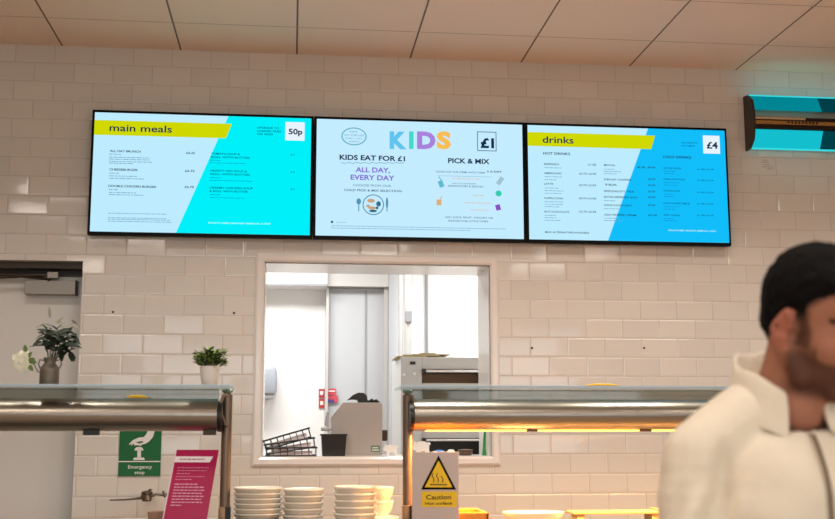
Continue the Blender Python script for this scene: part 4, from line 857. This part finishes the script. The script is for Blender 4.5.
ho = place(obj('hair', hr, hm, None, True, 180)); sm = ho.modifiers.new('s', 'SOLIDIFY'); sm.thickness = .006; sm.offset = -1
# eyes
for s in (-1, 1):
    b = B(); ball(b, (.0765, s*.031, .001), (.0105, .0115, .0095), HM); place(obj('eye', b, mat('eye_white', (225, 215, 205), .2)))
# sweatshirt
sw = B()
def swb(c, r): ball(sw, c, r, BM, 28, 20)
swb((.0, 0, SZ-.12), (.13, .162, .19)); swb((.008, 0, SZ-.32), (.13, .155, .2)); swb((0, 0, SZ-.44), (.13, .165, .12)); swb((-.035, 0, SZ-.06), (.095, .14, .12))
for s in (-1, 1):
    capsule(sw, (-.015, s*.03, NBZ-.022), (-.012, s*.15, SZ-.004), .062, .064, 12, BM); capsule(sw, (-.012, s*.152, SZ-.02), ELB[s], .067, .06, 12, BM)
    e = Vector(ELB[s]); w_ = Vector(WR[s]); capsule(sw, e, e.lerp(w_, .9), .062, .042, 9, BM)
    for k in range(3): ball(sw, e+Vector((.0, 0, .05+.045*k)), (.062, .062, .016), BM)
sw = remesh(sw, .0055, 8, .6)
BMi = BM.inverted()
for v in sw.verts:
    p = BMi @ v.co; n = v.normal
    # drag folds at the armhole and soft rumpling
    f = noise.noise(Vector((p.x*7, p.y*9, p.z*4)))*.017+noise.noise(Vector((p.x*18+3, p.y*14, p.z*16)))*.004
    dfold = abs(abs(p.y)-.135-.12*(SZ-p.z)); f -= .014*math.exp(-(dfold/.012)**2)*sst(SZ+.04, SZ-.02, p.z)*sst(-.3, 0, p.x+.3)
    f += .009*math.sin((p.z*1.0+abs(p.y)*1.3)*70+noise.noise(p*6)*4)*math.exp(-((abs(p.y)-.18)/.05)**2)*sst(SZ-.02, SZ-.1, p.z)
    v.co += n*f
# open the neck
dele = [v for v in sw.verts if (lambda p: (p.x-.01)**2+p.y**2 < .06**2 and p.z > NBZ-.11)(BMi @ v.co)]
bmesh.ops.delete(sw, geom=dele, context='VERTS')
cream = mat('cream_fleece', (240, 229, 207), .85, bump=.5, bscale=420, sheen=.3, var=.04)
so = place(obj('sweatshirt', sw, cream, None, True, 180)); sm = so.modifiers.new('s', 'SOLIDIFY'); sm.thickness = .004; sm.offset = -1
# collar: stand-up then folded, open at the front
def collar_bm():
    b = bmesh.new(); N_ = 48; rows = []
    for k in range(N_+1):
        a = R(20)+(2*math.pi-R(40))*k/N_; back = .5-.5*math.cos(a)      # 0 front .. 1 back
        cx = .0; f = Vector((math.cos(a), math.sin(a), 0)); w = 1-.15*abs(math.sin(a))
        bk = back**.6; z0 = NBZ-.05+.05*bk; h = .042+.036*bk
        r0 = .09; r1 = .074+.010*(1-back); row = []
        for (r, z) in ((r0+.012, z0-.038), (r0+.002, z0), ((r0+r1)/2+.004, z0+h*.5), (r1+.004, z0+h*.9), (r1, z0+h), (r1-.006, z0+h*.96), (r1-.005, z0+h*.5), (r1, z0-.01)):
            sq = Vector((f.x*r*(.92 if f.x > 0 else 1.0)-.006-.012*back*(z-z0)/.06, f.y*r*.98, z+.004*math.sin(a*5)))
            row.append(b.verts.new(BM @ sq))
        rows.append(row)
    for r_, q_ in zip(rows, rows[1:]):
        n = len(r_)
        for i in range(n): b.faces.new((r_[i], r_[(i+1) % n], q_[(i+1) % n], q_[i]))
    b.faces.new(rows[0]); b.faces.new(rows[-1][::-1]); bmesh.ops.recalc_face_normals(b, faces=b.faces); return b
co = obj('collar', collar_bm(), cream, so, True, 60); sb = co.modifiers.new('s', 'SUBSURF'); sb.levels = 1; sb.render_levels = 1
# zip down the chest
def surf_x(y, z):                            # front of the sweatshirt, torso-local
    best = None
    for v in so.data.vertices:
        p = BMi @ v.co
        if abs(p.y-y) < .007 and abs(p.z-z) < .008 and (best is None or p.x > best): best = p.x
    return best if best is not None else .13
zb = B(); zp = B(); pts = []
for k in range(10):
    z = NBZ-.052-.018*k; pts.append((surf_x(0, z), z))
for (xa, za), (xb, zb_) in zip(pts, pts[1:]):
    for m_, w_, o_ in ((zb, .0045, .0015), (zp, .0016, .004)):
        for u0, u1 in ((-w_, w_),): quad(m_, [BM @ Vector(p) for p in ((xa+o_, u0, za), (xa+o_, u1, za), (xb+o_, u1, zb_), (xb+o_, u0, zb_))])
bmesh.ops.solidify(zp, geom=zp.faces[:], thickness=.002); bmesh.ops.solidify(zb, geom=zb.faces[:], thickness=.002)
zo = obj('zip_tape', zb, mat('zip_tape', (178, 162, 138), .7), so); obj('zip_teeth', zp, mat('zip_metal', (92, 78, 64), .4, .8), zo)
# trousers and shoes (below the frame)
tr_ = B()
for s in (-1, 1): capsule(tr_, (0, s*.085, SZ-.5), (.01, s*.095, .46), .1, .075, 12, BM); capsule(tr_, (.01, s*.095, .46), (-.015, s*.1, .1), .074, .06, 10, BM)
ball(tr_, (0, 0, SZ-.47), (.125, .17, .1), BM); tr_ = remesh(tr_, .01, 5); place(obj('trousers', tr_, mat('trousers_navy', (34, 38, 50), .8), None, True, 180))
for s in (-1, 1):
    b = B(); capsule(b, (-.035, s*.1, .052), (.17, s*.115, .04), .05, .04, 8, BM); b = remesh(b, .008, 3)
    for v in b.verts: v.co.z = max(v.co.z, .0)
    place(obj('shoe', b, mat('shoe_white', (210, 208, 204), .5), None, True, 180))

# ------------------------------------------------------------------ lights
warm = (1, .905, .81)
for x in (-1.8, .7, 3.2):
    for y in (1.7, -.8):
        area('unseen_panel_light', (x, y, CZ-.02), (0, 0, 0), 1.2, .6, 22, warm)  # unseen panels, assumed overhead; near row moved to brighten the man
for a, c in ((-2.2, .6), (1.0, 3.8)): area('window_daylight', ((a+c)/2, YF-.05, 1.7), (R(90), 0, 0), 2.6, 1.5, 35, (.86, .95, 1))
area('heat_lamp_light', (1.7, GY, 1.24), (0, 0, 0), 2.4, .05, 60, (1, .5, .16))
for x, pw in ((-2.2, 6), (-1.2, 7), (-.2, 9), (.8, 11), (1.8, 11.5), (2.8, 11)): area('unseen_downlight', (x, 4.45, CZ-.03), (0, 0, 0), .25, .25, pw, (1, .93, .85), spread=118)  # unseen downlights, beam spread set to brighten only the lower wall
w = bpy.data.worlds.new('world'); C.world = w; w.use_nodes = True; w.node_tree.nodes['Background'].inputs[0].default_value = (.8, .85, 1, 1); w.node_tree.nodes['Background'].inputs[1].default_value = .2
